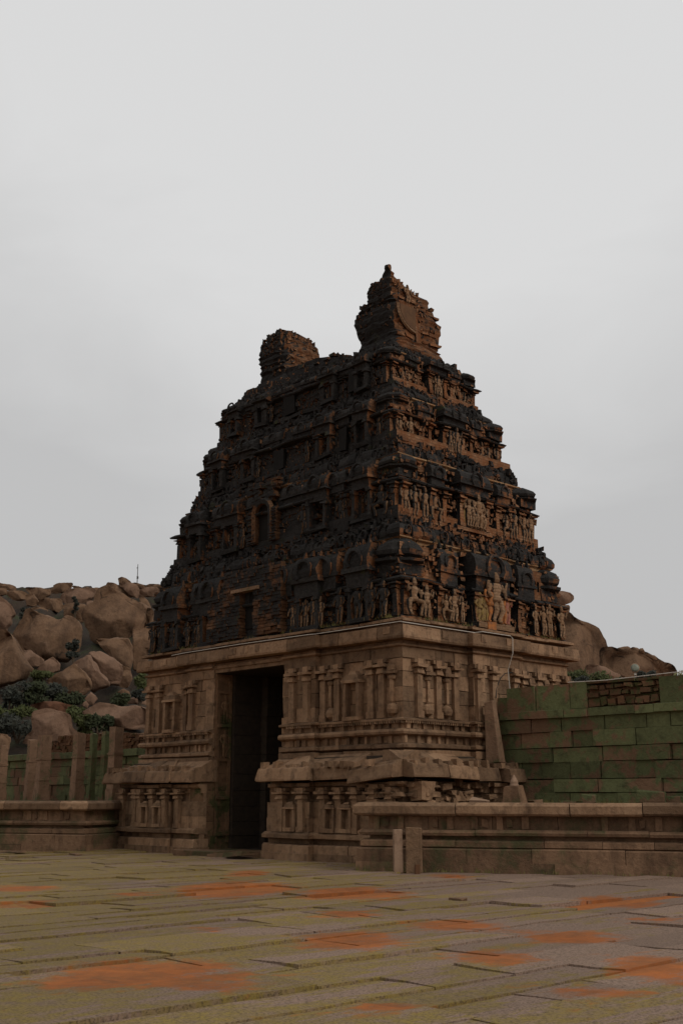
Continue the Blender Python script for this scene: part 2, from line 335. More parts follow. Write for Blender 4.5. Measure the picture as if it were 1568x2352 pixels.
# dentils and frieze uprights
m=MB()
def dent(Fm,u0,u1):
    u=u0
    while u<u1: m.box((u,.05,3.40),(u+.045,.165,3.465),Fm,.006); u+=.085
def uprights(Fm,u0,u1,z0,z1,d):
    u=u0+R.uniform(0,.2)
    while u<u1:
        w=R.uniform(.08,.15); m.box((u,-.02,z0),(u+w,d*R.uniform(.7,1.3),z1),Fm,.008); u+=R.uniform(.22,.5)
for Fm,a,b in ((FA(.78),-5.6,-3.3),(FA(.6),-3.15,-2.0),(FA(.6),1.6,2.55),(FA(.78),2.7,5.8),(FB(5.7),.7,3.3),(FB(5.88),3.3,5.3)):
    m=MB(); dent(Fm,a,b); uprights(Fm,a,b,3.27,3.45,.09); uprights(Fm,a,b,2.91,3.1,.07); m.obj('frieze_trim',GRAN,T)
for Fm,us in ((FA(.78),(-5.5,-4.95,-3.5)),(FA(.6),(-2.95,)),(FA(.6),(1.72,2.3)),(FA(.78),(2.8,3.35,4.62,5.02)),(FB(5.7),(1.32,2.05,2.75)),(FB(5.88),(3.5,4.15,5.1)),(FB(5.7),(5.7,6.4,7.1,7.75))):
    for u in us: put(pilaster(Fm,u,.20,3.55,5.06,.105),'pilaster')
for Fm,u,w,z1 in ((FA(.78),-4.2,.5,4.72),(FA(.78),4.0,.5,4.75)): put(niche(Fm,u,w,3.56,z1,.2),'niche')
# a carved panel between, and corner strip
for Fm,u in ((FB(5.7),1.68),(FB(5.7),2.42),(FA(.78),3.08),(FA(.78),5.35),(FB(5.7),6.75),(FB(5.7),6.05)):
    q=MB(); q.lathe(u,.02,[(.04,3.60),(.15,3.66),(.18,3.76),(.15,3.86),(.06,3.92),(.09,3.96)],10,Fm,.8)
    q.box((u-.045,-.05,3.94),(u+.045,.08,4.55),Fm,.004)
    q.lathe(u,.02,[(.05,4.5),(.12,4.53),(.14,4.6),(.05,4.66)],8,Fm,.8); q.box((u-.17,-.05,4.66),(u+.17,.17,4.74),Fm,.012); q.box((u-.13,-.05,4.74),(u+.13,.13,4.9),Fm,.02,.75)
    put(q,'vase_pilaster',sm=False)
# --- door passage
D=MB(); D2=MB()  # D is the brown front jamb; D2 lies deeper, its shade painted near-black
z=0.
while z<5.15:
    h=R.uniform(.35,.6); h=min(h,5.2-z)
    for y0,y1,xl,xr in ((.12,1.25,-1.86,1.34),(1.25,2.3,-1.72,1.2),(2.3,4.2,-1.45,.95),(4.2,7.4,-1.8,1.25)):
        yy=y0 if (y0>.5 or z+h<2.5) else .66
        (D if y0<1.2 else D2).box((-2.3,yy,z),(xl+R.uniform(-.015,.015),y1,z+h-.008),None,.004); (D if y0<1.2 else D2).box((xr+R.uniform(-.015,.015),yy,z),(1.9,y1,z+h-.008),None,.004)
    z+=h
# re-set stones on the ragged jamb edge in front
for i,(z0,z1,x) in enumerate(((2.5,2.95,1.12),(2.95,3.3,1.27),(3.3,3.75,1.33),(3.75,4.3,1.28),(4.3,4.85,1.26),(4.85,5.22,1.38))): pass
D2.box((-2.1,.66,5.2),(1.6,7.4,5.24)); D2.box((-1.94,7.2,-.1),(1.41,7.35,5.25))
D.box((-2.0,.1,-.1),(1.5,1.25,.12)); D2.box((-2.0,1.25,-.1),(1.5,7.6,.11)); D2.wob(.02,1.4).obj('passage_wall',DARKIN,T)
for z0,h_ in ((2.75,.8),(3.75,.75)):
    fq=figure(lambda u,d,z:(-1.86+d*.5,u,z),.98,z0,h_,0,.0,1.); D.add(fq.v,fq.f)
for z0 in (.5,1.5,2.62,3.62,4.6): D.box((-1.88,.68,z0),(-1.79,1.2,z0+.09),None,.02)
for y_ in (.72,1.16): D.box((-1.88,y_-.05,.3),(-1.81,y_+.05,5.0),None,.012)
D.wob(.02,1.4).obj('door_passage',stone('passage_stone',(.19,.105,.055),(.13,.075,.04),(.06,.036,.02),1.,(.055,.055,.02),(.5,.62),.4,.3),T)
# --- cornice
cpl=[(-5.65,.78),(-3.2,.78),(-3.2,.6),(2.6,.6),(2.6,.78),(5.7,.78),(5.7,3.35),(5.88,3.35),(5.88,5.3),(5.7,5.3),(5.7,7.9),(-5.65,7.9)]
m=MB()
m.sweep(cpl,[(.0,5.51),(.29,5.525),(.31,5.58),(.285,5.86),(.1,5.88)],True,(.9,1.9),.6,.018,.010,.009)
m.sweep(cpl,[(-.06,5.87),(-.06,5.98)],True,None,.5)
m.sweep(cpl,[(.0,5.965),(.20,5.985),(.20,6.05),(.05,6.09),(-.2,6.12)],True,(.9,1.8),.6,.03,.012,.01,.02)
for Fm,a,b in ((FA(.6),-2.8,2.5),(FA(.78),2.7,5.6),(FA(.78),-5.5,-3.3),(FB(5.7),.8,3.2),(FB(5.88),3.4,5.2),(FB(5.7),5.4,7.8)):
    u=a
    while u<b:
        w=R.uniform(.18,.4); m.box((u,.25,5.64),(u+w,.308,5.83),Fm,.006); u+=w+R.uniform(.25,.9)
m.wob(.025,1.1).obj('cornice',GRAN,T)

# ------------------------------------------------------------------ brick storeys
def kuta(mb,x,y,r,z0,z1,n=8):
    h=z1-z0; mb.box((x-r*.8,y-r*.8,z0-.05),(x+r*.8,y+r*.8,z0+h*.3),None,.015)
    mb.lathe(x,y,[(r*.9,z0+h*.28),(r*1.22,z0+h*.33),(r*1.25,z0+h*.40),(r*.85,z0+h*.42),(r*1.12,z0+h*.5),(r*1.18,z0+h*.62),(r*1.0,z0+h*.8),(r*.6,z0+h*.95),(r*.2,z0+h),(r*.12,z0+h*1.12)],n,None,1,math.pi/8)
def salaroof(mb,Fm,u,w,d,z0,z1):
    """small barrel-vaulted pavilion roof with end arches"""
    h=z1-z0; n=8; mb.box((u-w*.45,-.3,z0-.03),(u+w*.45,d*.8,z0+h*.35),Fm,.015)
    mb.box((u-w*.55,-.3,z0+h*.33),(u+w*.55,d*1.15,z0+h*.43),Fm,.02)
    vs=[];pts=[(d*1.0*math.cos(a),z0+h*.43+h*.55*math.sin(a)) for a in [math.pi*k/n for k in range(n//2+1)]]
    pts=[(d*1.0,z0+h*.43),(d*1.08,z0+h*.6),(d*.85,z0+h*.82),(d*.4,z0+h*.97),(0,z0+h),(-.3,z0+h),(-.3,z0+h*.43)]
    k=len(pts)
    for uu in (u-w*.5,u+w*.5): vs+=[Fm(uu,a,b) for a,b in pts]
    mb.add(vs,[(i,k+i,k+(i+1)%k,(i+1)%k) for i in range(k)]+[tuple(range(k)),tuple(range(2*k-1,k-1,-1))])
    for i in range(3): mb.box((u-w*.3+i*w*.3-.04,-.1,z0+h),(u-w*.3+i*w*.3+.04,.06,z0+h*1.14),Fm,.015,.4)
    # horseshoe gable on the front
    ar=min(w*.28,h*.33); cz=z0+h*.6
    pts=[(u+ar*math.cos(a),d*1.12,cz+ar*math.sin(a)) for a in [math.radians(-40+260*i/9) for i in range(10)]]
    mb.tube(pts,ar*.22,5,Fm)
#        t,   z0,   zEave, zHara, zBand, zKap, zNext, tKapTip
TI=[(.06,6.08,7.08,8.12,8.32,8.76,9.02,.18),(.60,9.0,10.0,10.66,10.86,11.24,11.42,.82),(1.12,11.40,12.25,12.78,12.94,13.26,13.36,1.28),(1.54,13.34,14.06,14.46,14.58,14.78,14.86,1.74)]
YB0,YB1,XA0,XA1=.75,7.9,-5.65,5.7
SK=0.
def rect(t): return [(XA0+t,YB0+t),(XA1-t-SK,YB0+t),(XA1-t-SK,YB1-t-SK),(XA0+t,YB1-t-SK)]
figs=0
for ti,(t,z0,ze,zh,zb,zk,zn,tk) in enumerate(TI):
    SK=(0,0,.14,.26)[ti]
    x0,x1,y0,y1=XA0+t,XA1-t-SK,YB0+t,YB1-t-SK; L=x1-x0; B=y1-y0; rc=.46-.05*ti; sc_=1-.13*ti
    kA=1.75*sc_; kB=.32*B; sA=1.2*sc_; gp=.46*sc_
    # plan with recesses: corner bay, slot, small bay, slot, centre bay, ... mirrored
    cA=-.3; hA=(L/2-kA-sA-2*gp)
    if hA<.8: hA=.8
    # the front face from left to right
    fx=[(x0,0)]; xs=[(x0,x0+kA),(x0+kA+gp,x0+kA+gp+sA),(x0+kA+2*gp+sA,x1-kA-2*gp-sA),(x1-kA-gp-sA,x1-kA-gp),(x1-kA,x1)]
    pr=[0,.04,-.10,.04,0]
    plan=[]
    for i,(a,b) in enumerate(xs):
        plan+=[(a,y0+pr[i]),(b,y0+pr[i])]
        if i<4: plan+=[(b,y0+rc),(xs[i+1][0],y0+rc)]
    ys=[(y0,y0+kB),(y0+kB+gp,y1-kB-gp),(y1-kB,y1)]; pb=[0,.12,0]
    for i,(a,b) in enumerate(ys):
        if i: plan+=[(x1+pb[i],a)]
        plan+=[(x1+pb[i],b)]
        if i<2: plan+=[(x1-rc,b),(x1-rc,ys[i+1][0])]
    plan+=[(x0,y1)]
    c=MB(); c.box((x0+.42,y0+.42,z0-.1),(x1-.42,y1-.42,zn+(.25 if ti<3 else -.35)))
    bl=(.25,.7)
    c.sweep(plan,[(.10,z0-.06),(.10,z0+.05),(.02,z0+.10)],True,bl,.3,.03,.012,.004,.05)
    nz=5
    for k in range(nz):
        a=z0+.08+(ze-z0-.08)*k/nz; b=z0+.08+(ze-z0-.08)*(k+1)/nz; c.sweep(plan,[(-.04,a),(-.04,b)],True,bl,.34,.035,.004,.002)
    for k in range(3):
        a=ze+.10+(zh-ze-.1)*k/3; b=ze+.10+(zh-ze-.1)*(k+1)/3; c.sweep(plan,[(-.06,a),(-.06,b)],True,bl,.3,.06,.01,.003)
    st=rect(t+.34)
    c.sweep(st,[(0,zh-.1),(0,zb-.12)],True,(.3,.9),.3,.05,.02)
    # loose weathered brickwork standing proud of the wall
    for i in range(1900 if ti<3 else 1500):
        if R.random()<.72: Fm=FA(y0); u=R.uniform(x0+.05,x1-.05)
        else: Fm=FB(x1); u=R.uniform(y0+.05,y1-.05)
        z=R.uniform(z0,zh)
        if Fm(0,1,0)[0]==0 and ((ti==0 and abs(u+.31)<.45 and z<7.6) or (ti==1 and abs(u+.38)<.45 and z<10.4)): continue
        w=R.uniform(.03,.17); h=R.uniform(.03,.14); d=R.uniform(-.10,.12); d+= (.08*noise.noise(Vector((u*1.7,z*1.7,ti))))
        if z>ze+.1: d-=.04
        c.box((u-w/2,-.45,z),(u+w/2,d,z+h),Fm,.022,None)
    # pilaster shafts in relief
    zs=[]
    for fi,(lst,Fm,prj) in enumerate(((xs,FA(y0),pr),(ys,FB(x1),pb))):
        for i,(a,b) in enumerate(lst):
            off=-prj[i] if fi==0 else prj[i]
            w=.085*sc_+.03
            for u in [a+w,b-w]+([(a+b)/2-.3*sc_,(a+b)/2+.3*sc_] if (b-a>1.6 and not (fi==0 and i==2)) else []):
                c.v+=[]; q=pilaster(lambda U,D,Z,Fm=Fm,off=off:Fm(U,D+off,Z),u,w*1.5,z0+.08,ze+.02,.10,True,False); c.add(q.v,q.f)
    S=c.wob(.045,1.9).obj('storey',BRICK,T)
    # thin eave over the figure zone
    e=MB(); e.sweep(plan,[(.0,ze-.02),(.16,ze),(.19,ze+.04),(.10,ze+.10),(0,ze+.14)],True,(.25,.7),.35,.04,.02,.01,.10)
    e.wob(.05,1.7).obj('lower_eave_trim',EAVEM,S); e=MB()
    # heavy storey eave
    tw=t+.42; o=tw-tk
    kp=rect(tw); h=zk-zb
    e.sweep(kp,[(-.05,zb+h*.05),(o*.8,zb),(o,zb+h*.18),(o*1.0,zb+h*.45),(o*.8,zb+h*.75),(o*.45,zb+h*.95),(.0,zb+h*1.02)],True,(.16,.5),.5,.07,.04,.006,.10,.02)
    for i in range(900):
        sd=R.random()<.68; Fm=FA(y0+tw-t) if sd else FB(x1-tw+t); u=R.uniform(x0+.3,x1-.3) if sd else R.uniform(y0+.3,y1-.3)
        zz_=R.uniform(zb,zn+.05); oo=o*math.cos((zz_-zb)/(zn-zb)*1.5)*1.02+R.uniform(-.10,.06); w_=R.uniform(.03,.16); e.box((u-w_/2,-.3,zz_-.03),(u+w_/2,oo,zz_+R.uniform(.03,.11)),Fm,.025)
    e.sweep(kp,[(.10,zb+h),(.12,zb+h*1.2),(.0,zb+h*1.3)],True,(.3,.8),.5,.04,.02,.01,.1)
    e.sweep(rect(tw+.12),[(0,zb+h),(0,zn+.03)],True,(.3,.8),.4,.04,.01)
    for Fm,a,b in ((FA(y0+tw-t),x0+.5,x1-.5),(FB(x1-tw+t),y0+.5,y1-.5)):
        u=a
        while u<b:
            r=R.uniform(.07,.13)*sc_**.5
            if R.random()<.8: e.tube([(u+r*math.cos(q_),o*.95,zb+h*.5+r*1.2*math.sin(q_)) for q_ in [math.pi*2*i/7 for i in range(8)]],r*.4,5,Fm)
            e.box((u+.2,-.1,zk+.02),(u+.2+R.uniform(.05,.12),.14,zk+.02+R.uniform(.06,.2)),Fm,.02); u+=R.uniform(.35,.65)
    e.wob(.05,1.7).obj('eave',EAVEM,S)
    b_=MB(); b_.sweep(rect(t+.28),[(.03,zb-.19),(.09,zb-.15),(.09,zb-.06),(.16,zb-.02),(.16,zb+.02)],True,(.4,1.2),.3,.02,.006,.006,.08)
    b_.wob(.025,1.8).obj('painted_band_trim',BANDM,S)
    # pavilion roofs above the bays
    for a,b in ((x0+.45*sc_,y0+.45*sc_),(x1-.45*sc_,y0+.45*sc_),(x1-(.46 if ti==0 else .32)*sc_,y1-(.46 if ti==0 else .32)*sc_)):
        q=MB(); kuta(q,a,b,.56*sc_,ze+.22,zh+.20); q.wob(.05,2.4).obj('pavilion_roof',EAVEM,S)
    for fi,(lst,Fm) in enumerate(((xs,FA(y0)),(ys,FB(x1)))):
        for i,(a,b) in enumerate(lst):
            if b-a>1.5 and fi==0 and i==2: segs=[((a+b)/2-.95*sc_,1.1*sc_),((a+b)/2+.95*sc_,1.1*sc_)]
            elif fi==1 and i!=1: segs=[(b-.45*sc_ if i==0 else a+.45*sc_,.75*sc_)]
            elif i in (0,len(lst)-1): segs=[(b-.4*sc_ if i==0 else a+.4*sc_,.6*sc_)]
            elif fi==1: segs=[((a+b)/2,(b-a)*1.0)]
            else: segs=[((a+b)/2,(b-a)*.9)]
            for u,w in segs:
                q=MB(); salaroof(q,Fm,u,w,.30 if (fi==1 and i==1) else .14,ze+.10,zh+(.12 if (fi==1 and i==1) else .04)); q.wob(.05,2.4).obj('pavilion_roof',EAVEM,S)
    for f_,wb in ((.30,.9),(.70,.9),(.12,.8),(.88,.8)):
        u=x0+L*f_; q=MB(); Fm=FA(y0-.04); hh=zh-z0; w_=wb*sc_
        for sd in (-1,1):
            q.box((u+sd*w_*.42-.06,-.1,z0+.06),(u+sd*w_*.42+.06,.22,ze-.02),Fm,.025)
            q.box((u+sd*w_*.42-.10,-.1,ze-.16),(u+sd*w_*.42+.10,.27,ze-.06),Fm,.03)
        q.box((u-w_*.56,-.1,z0+.0),(u+w_*.56,.25,z0+.12),Fm,.03)
        salaroof(q,Fm,u,w_*1.15,.30,ze-.03,zh+.08*sc_); q.wob(.05,2.2).obj('shrine',EAVEM,S)
    # figures
    fl=[]
    if ti==0:
        B1=FB(x1)
        fl=[(B1,1.12,.60,.93,2,1.25),(B1,1.62,.1,.78,0,1.1),(B1,2.35,.1,.72,2,1.1),(B1,2.72,.1,.80,0,1.),(B1,3.02,.1,.74,0,.9)]
        fl=[(f,u,.12,h,p,w) for f,u,_,h,p,w in fl]
        fl+=[(B1,u,.12,h,0,.95) for u,h in ((6.3,.8),(6.65,.86),(7.0,.85),(7.6,.92))]
        A1=FA(y0)
        fl+=[(A1,u,.10,h,R.choice((0,0,1)),1.) for u,h in ((1.55,.82),(1.85,.86),(2.15,.84),(2.45,.86),(2.75,.86),(3.5,.85),(4.2,.9),(4.75,.92),(5.2,.88),(-5.3,.85),(-4.8,.85),(-4.2,.8),(-3.4,.8),(-2.9,.78))]
    else:
        for (lst,Fm,prj,sg) in ((xs,FA(y0),pr,-1),(ys,FB(x1),pb,1)):
            for i,(a,b) in enumerate(lst):
                if sg==-1 and i==2:
                    us=[a+.35*sc_,a+.8*sc_,b-.8*sc_,b-.35*sc_]
                elif sg==1 and i==1: us=[]
                else:
                    k=max(2,int((b-a)/(.42*sc_))); us=[a+(b-a)*(j+.5)/k for j in range(k)]
                for u in us:
                    if R.random()<(.45 if sg==-1 else .15): continue
                    fl.append((Fm,u,.02+sg*prj[i],(ze-z0-.1)*R.uniform(.84,.98),R.choice((0,0,1,2)),1.05))
    for Fm,u,d,h,p,w in fl:
        h*=R.uniform(.86,1.04); w*=R.uniform(.9,1.2); u+=R.uniform(-.05,.05)
        q=figure(Fm,u,z0+.09,h,p,d-.02,w); put(q,'figure',FIGM if (ti==0 and (Fm(0,1,0)[0]==Fm(0,0,0)[0]+1 or 1.4<u<2.9)) else DARKFIG,S,.007,True); figs+=1
    # centre panel on the side face
    a,b=ys[1]; Fm=FB(x1+.12)
    if ti==0:
        q=MB(); q.box((a+.02,0,z0+.02),(b-.02,.22,z0+.16),Fm,.01); q.box((a+.05,0,z0+.16),(b-.05,.14,z0+.22),Fm,.01)
        q.obj('shrine_base',FIGM,S)
        spec=[(.14,.72,YELLOW,0,1.3),(.27,.80,YELLOW,0,1.),(.40,1.0,ORANGE,1,1.15),(.53,1.30,FIGM,1,1.35),(.66,.86,ORANGE,0,1.1),(.76,.84,ORANGE,0,1.15),(.87,.76,PINK,0,1.1)]
        for f,h,mt,p,w in spec: put(figure(Fm,a+(b-a)*f,z0+.22,h,p,.02,w),'figure',mt,S,.012,True)
        for f0,f1,mt in ((.30,.47,ORANGE),(.57,.80,ORANGE),(.80,.93,PINK),(.06,.2,YELLOW)):
            q=MB()
            u=a+(b-a)*f0
            while u<a+(b-a)*f1: q.tube([(u,.07,z0+.23),(u+.01,.08,z0+.5),(u,.06,z0+.70+R.uniform(-.05,.05))],[.045,.05,.03],6,Fm); u+=.075
            q.obj('painted_drapery',mt,S,True)
        q=MB(); q.box((a+.4,.05,z0-.02),(a+.75,.24,z0+.2),Fm,.01); q.obj('painted_plaque',ORANGE,S)
    else:
        q=MB(); q.box((a+.05,-.02,z0+.05),(b-.05,.05,ze-.05),Fm,.01); q.obj('shrine_panel',FIGM,S)
        if ti==1:
            q=MB(); q.box((a+.08,.04,z0+.1),(a+.26,.075,ze-.15),Fm,.01); q.obj('painted_plaque',YELLOW,S)
            q=MB(); q.box((a+.27,.04,z0+.12),(a+.5,.07,z0+.42),Fm,.02); q.obj('painted_plaque',ORANGE,S)
        k=4 if ti<3 else 3
        for j in range(k):
            u=a+.25+(b-a-.5)*(j+.5)/k; put(figure(Fm,u,z0+.1,(ze-z0-.12)*(1.05 if j==k//2 else .82),j%2,.04,1.15),'figure',FIGM if ti<2 else DARKFIG,S,.012,True)
    # openings on the gate axis: near-black slabs, the hollow's shade painted on
    Fm=FA(y0-.10)
    if ti==0:
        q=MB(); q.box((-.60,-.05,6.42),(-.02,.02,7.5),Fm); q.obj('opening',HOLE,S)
        q=MB()
        z=6.15
        while z<7.6:
            for a,b in ((-2.2,-.62),(.0,1.25)):
                u=a
                while u<b-.04:
                    w=min(R.uniform(.16,.34),b-u); q.box((u,-.05,z),(u+w-.012,.22+R.uniform(-.03,.04),z+.088),Fm,.008); u+=w
            z+=.10
        while z<8.2:
            u=-1.9+R.uniform(0,.4)
            while u<1.1: w=R.uniform(.16,.34); q.box((u,-.05,z),(u+w-.012,.14+R.uniform(-.03,.03),z+.088),Fm,.008); u+=w
            z+=.10
        q.obj('brick_infill',brickwork('bare_brick',.84,(.10,.045,.02),(.145,.078,.04)),S)
        q=MB(); q.box((-.95,.05,7.50),(.30,.32,7.60),Fm,.012); q.obj('lintel',PILM,S)
    elif ti==1:
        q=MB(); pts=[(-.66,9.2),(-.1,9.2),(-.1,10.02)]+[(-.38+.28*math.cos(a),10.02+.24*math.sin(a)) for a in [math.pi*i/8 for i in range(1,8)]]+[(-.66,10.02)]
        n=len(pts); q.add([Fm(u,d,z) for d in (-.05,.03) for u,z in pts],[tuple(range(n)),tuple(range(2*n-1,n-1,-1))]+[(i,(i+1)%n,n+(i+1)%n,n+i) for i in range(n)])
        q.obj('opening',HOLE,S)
        q=MB(); q.tube([(-.78,.12,9.15),(-.78,.14,10.0)]+[(-.38+.40*math.cos(a),.14,10.02+.38*math.sin(a)) for a in [math.pi*(1-i/8) for i in range(9)]]+[(.02,.14,10.0),(.02,.12,9.15)],.11,5,Fm)
        for i in range(70):
            u=R.uniform(-1.0,.25); z=R.uniform(10.3,11.0); q.box((u-.12,-.05,z),(u+.12,.10+R.uniform(0,.06),z+.08),Fm,.015)
        for sd in (-1,1):
            for i in range(26): z=9.1+i*.042*.95; q.box((-.38+sd*.5-.16,-.05,z),(-.38+sd*.5+.16,.2+R.uniform(-.04,.04),z+.036),Fm,.01)
        q.obj('arch_surround',bpy.data.materials['bare_brick'],S)
    else:
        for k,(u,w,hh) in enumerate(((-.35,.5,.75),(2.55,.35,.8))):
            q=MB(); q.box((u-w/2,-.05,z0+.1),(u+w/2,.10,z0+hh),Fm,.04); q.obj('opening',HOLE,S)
# dark hollows between the bays near the gate-side corner
# ------------------------------------------------------------------ broken barrel-vault crest
def loft(rings,n=9,amp=.14,fr=1.6,jit=0.):
    q=MB(); P_=[]
    RR=[]
    for (a,b) in zip(rings,rings[1:]):
        k=max(1,int((b[0]-a[0])/.07))
        for i in range(k): RR.append([a[j]+(b[j]-a[j])*i/k+(R.uniform(-jit,jit) if j else 0) for j in range(5)])
    RR.append(list(rings[-1]))
    per=[]
    for j in range(n): per.append((j/n,0.))
    for j in range(n): per.append((1.,j/n))
    for j in range(n): per.append((1-j/n,1.))
    for j in range(n): per.append((0.,1-j/n))
    m_=len(per); vs=[]
    for (z,a,b,c,d) in RR:
        for (u,v) in per:
            # rounded rectangle
            uu,vv=u*2-1,v*2-1; r_=max(1.,(abs(uu)**9+abs(vv)**9)**(1/9)); uu/=r_; vv/=r_
            vs.append((a+(b-a)*(uu+1)/2,c+(d-c)*(vv+1)/2,z))
    L_=len(RR)
    fs=[(i*m_+k,i*m_+(k+1)%m_,(i+1)*m_+(k+1)%m_,(i+1)*m_+k) for i in range(L_-1) for k in range(m_)]+[tuple((L_-1)*m_+k for k in range(m_))]
    q.add(vs,fs); q.wob(amp,fr); q.wob(amp*.5,fr*3.1); q.wob(amp*.3,fr*7); return q
def crumbs(q,rings,n,size=(.06,.26)):
    for i in range(n):
        j=R.randrange(len(rings)-1); f=R.random(); a=[rings[j][k]+(rings[j+1][k]-rings[j][k])*f for k in range(5)]
        z,x0,x1,y0,y1=a; w=R.uniform(*size); h=R.uniform(.04,.14)
        ix,iy=(x1-x0)*.1,(y1-y0)*.1
        if R.random()<.5: x=R.uniform(x0+ix,x1-ix); y=y0+.03
        else: x=x1-.03; y=R.uniform(y0+iy,y1-iy)
        if R.random()<.25: x=x0+.03; y=R.uniform(y0+iy,y1-iy)
        q.box((x-w/2,y-w/2,z),(x+w/2,y+w/2,z+h),None,.03)
CR=tag(MB().obj('crest',EAVEM,T),'jagged remains of a barrel vaulted brick crest') if False else None
rn=[(14.5,1.72,3.6,2.9,5.5),(15.3,1.72,3.4,3.12,5.3),(15.62,1.75,3.32,3.15,5.18),(15.72,1.66,3.32,3.12,5.2),(15.78,1.6,3.34,3.1,5.3),(16.05,1.55,3.38,3.08,5.42),(16.24,1.53,3.4,3.06,5.45),(16.32,1.55,3.4,3.06,5.3),(16.5,1.62,3.34,3.1,4.95),(16.64,1.77,3.32,3.1,4.93),(16.72,2.10,3.32,3.1,4.9),(16.95,2.15,3.3,3.1,4.8),(17.03,2.15,3.28,3.1,4.4),(17.06,2.15,3.26,3.1,3.9),(17.24,2.15,3.2,3.12,3.6),(17.3,2.5,3.15,3.12,3.4),(17.36,2.67,3.12,3.14,3.35),(17.45,2.72,3.1,3.14,3.32),(17.78,2.93,3.08,3.15,3.28)]
q=loft(rn,9,.075,1.9,.05); crumbs(q,rn[2:-3],420,(.03,.12))
Fm=FB(3.34)
for z,a,b,d in ((15.42,3.2,5.2,.06),(15.75,3.3,5.1,.02),(16.48,3.5,5.3,.05),(16.62,3.3,4.9,.03)):
    u=a
    while u<b-.1: w=R.uniform(.12,.4); q.box((u,-.3,z+R.uniform(-.02,.02)),(min(u+w,b),d+R.uniform(-.08,.06),z+R.uniform(.05,.1)),Fm,.03); u+=w
q.box((4.05,-.2,15.3),(4.3,.05,16.5),Fm,.07); q.box((4.85,-.2,15.4),(5.15,.03,16.1),Fm,.07)
q.obj('crest',BRICK,T)['label']='taller jagged end of the broken brick crest'
C1=[o for o in T.children if o.name=='crest'][0]
q=MB()
pts=[(3.45+.62*math.cos(a),16.42+.78*math.sin(a)) for a in [math.radians(-90+90*i/8) for i in range(9)]]
pts=[(4.0,16.42)]+[(4.0-.72*math.cos(a),16.42-.72*math.sin(a)) for a in [math.radians(90*i/8) for i in range(9)]]
n=len(pts); q.add([Fm(u,d,z) for d in (-.1,.1) for u,z in pts],[tuple(range(n)),tuple(range(2*n-1,n-1,-1))]+[(i,(i+1)%n,n+(i+1)%n,n+i) for i in range(n)])
q.obj('medallion',plain('weathered_plaster',(.13,.07,.035),(.085,.045,.024),.9,4),C1)
q=MB(); q.tube([Fm(4.0-.78*math.cos(a),.06,16.42-.78*math.sin(a)) for a in [math.radians(90*i/8) for i in range(9)]],.06,5); q.obj('medallion_rim',FIGM,C1)
q=figure(Fm,3.65,16.55,.55,1,.02,1.2); q.obj('figure',FIGM,C1,True)
rn=[(14.5,-3.6,-.9,2.75,5.3),(15.2,-3.3,-1.5,3.0,5.1),(15.6,-3.2,-1.8,3.1,4.95),(16.4,-3.18,-1.85,3.1,4.92),(16.8,-3.18,-1.88,3.12,4.88),(17.0,-3.1,-1.9,3.15,4.7),(17.15,-2.9,-1.95,3.2,4.55),(17.22,-2.5,-1.95,3.25,4.0)]
q=loft(rn,9,.07,1.6,.045); crumbs(q,rn[2:-1],380,(.03,.12))
C2=q.obj('crest',BRICK,T); C2['label']='lower rounded end of the broken brick crest'
q=MB(); rn=[(14.4,-2.3,1.7,2.7,4.4),(14.8,-2.2,1.7,2.9,4.1),(15.0,-2.0,1.25,3.0,3.8),(15.2,-2.0,1.05,3.1,3.7),(15.36,-2.0,.95,3.15,3.6),(15.5,-2.0,.4,3.2,3.55),(15.66,-2.0,-.1,3.2,3.5)]
q=loft(rn,9,.09,1.8); crumbs(q,rn[:-1],90); q.obj('parapet',BRICK,T)
m=MB(); m.box((XA0+2,YB0+2,14.4),(XA1-2.2,YB1-2.2,14.72)); m.sweep(rect(2.0),[(0,14.6),(.04,14.72),(0,14.8)],True,(.2,.6),.6,.07,.05,.01,.15)
m.sweep([(XA0+2.0,YB0+2.2),(-.6,YB0+2.2)],[(0,14.7),(.03,15.15),(0,15.3)],False,(.2,.5),.7,.08,.08,.01,.1); m.sweep([(XA0+2.0,YB1-2.3),(XA0+2.0,YB0+2.2)],[(0,14.7),(.03,15.1),(0,15.25)],False,(.2,.5),.5,.08,.08,.01,.1)
for i in range(500):
    u=R.uniform(XA0+2.0,2.0); z=R.uniform(14.5,14.95+max(0,-u)*.1); w_=R.uniform(.05,.2); y_=YB0+1.9+(z-14.5)*.5; m.box((u-w_/2,y_-.05,z),(u+w_/2,y_+.4,z+R.uniform(.05,.14)),None,.03)
m.wob(.05,2).obj('neck',BRICK,T)
print('figures',figs)

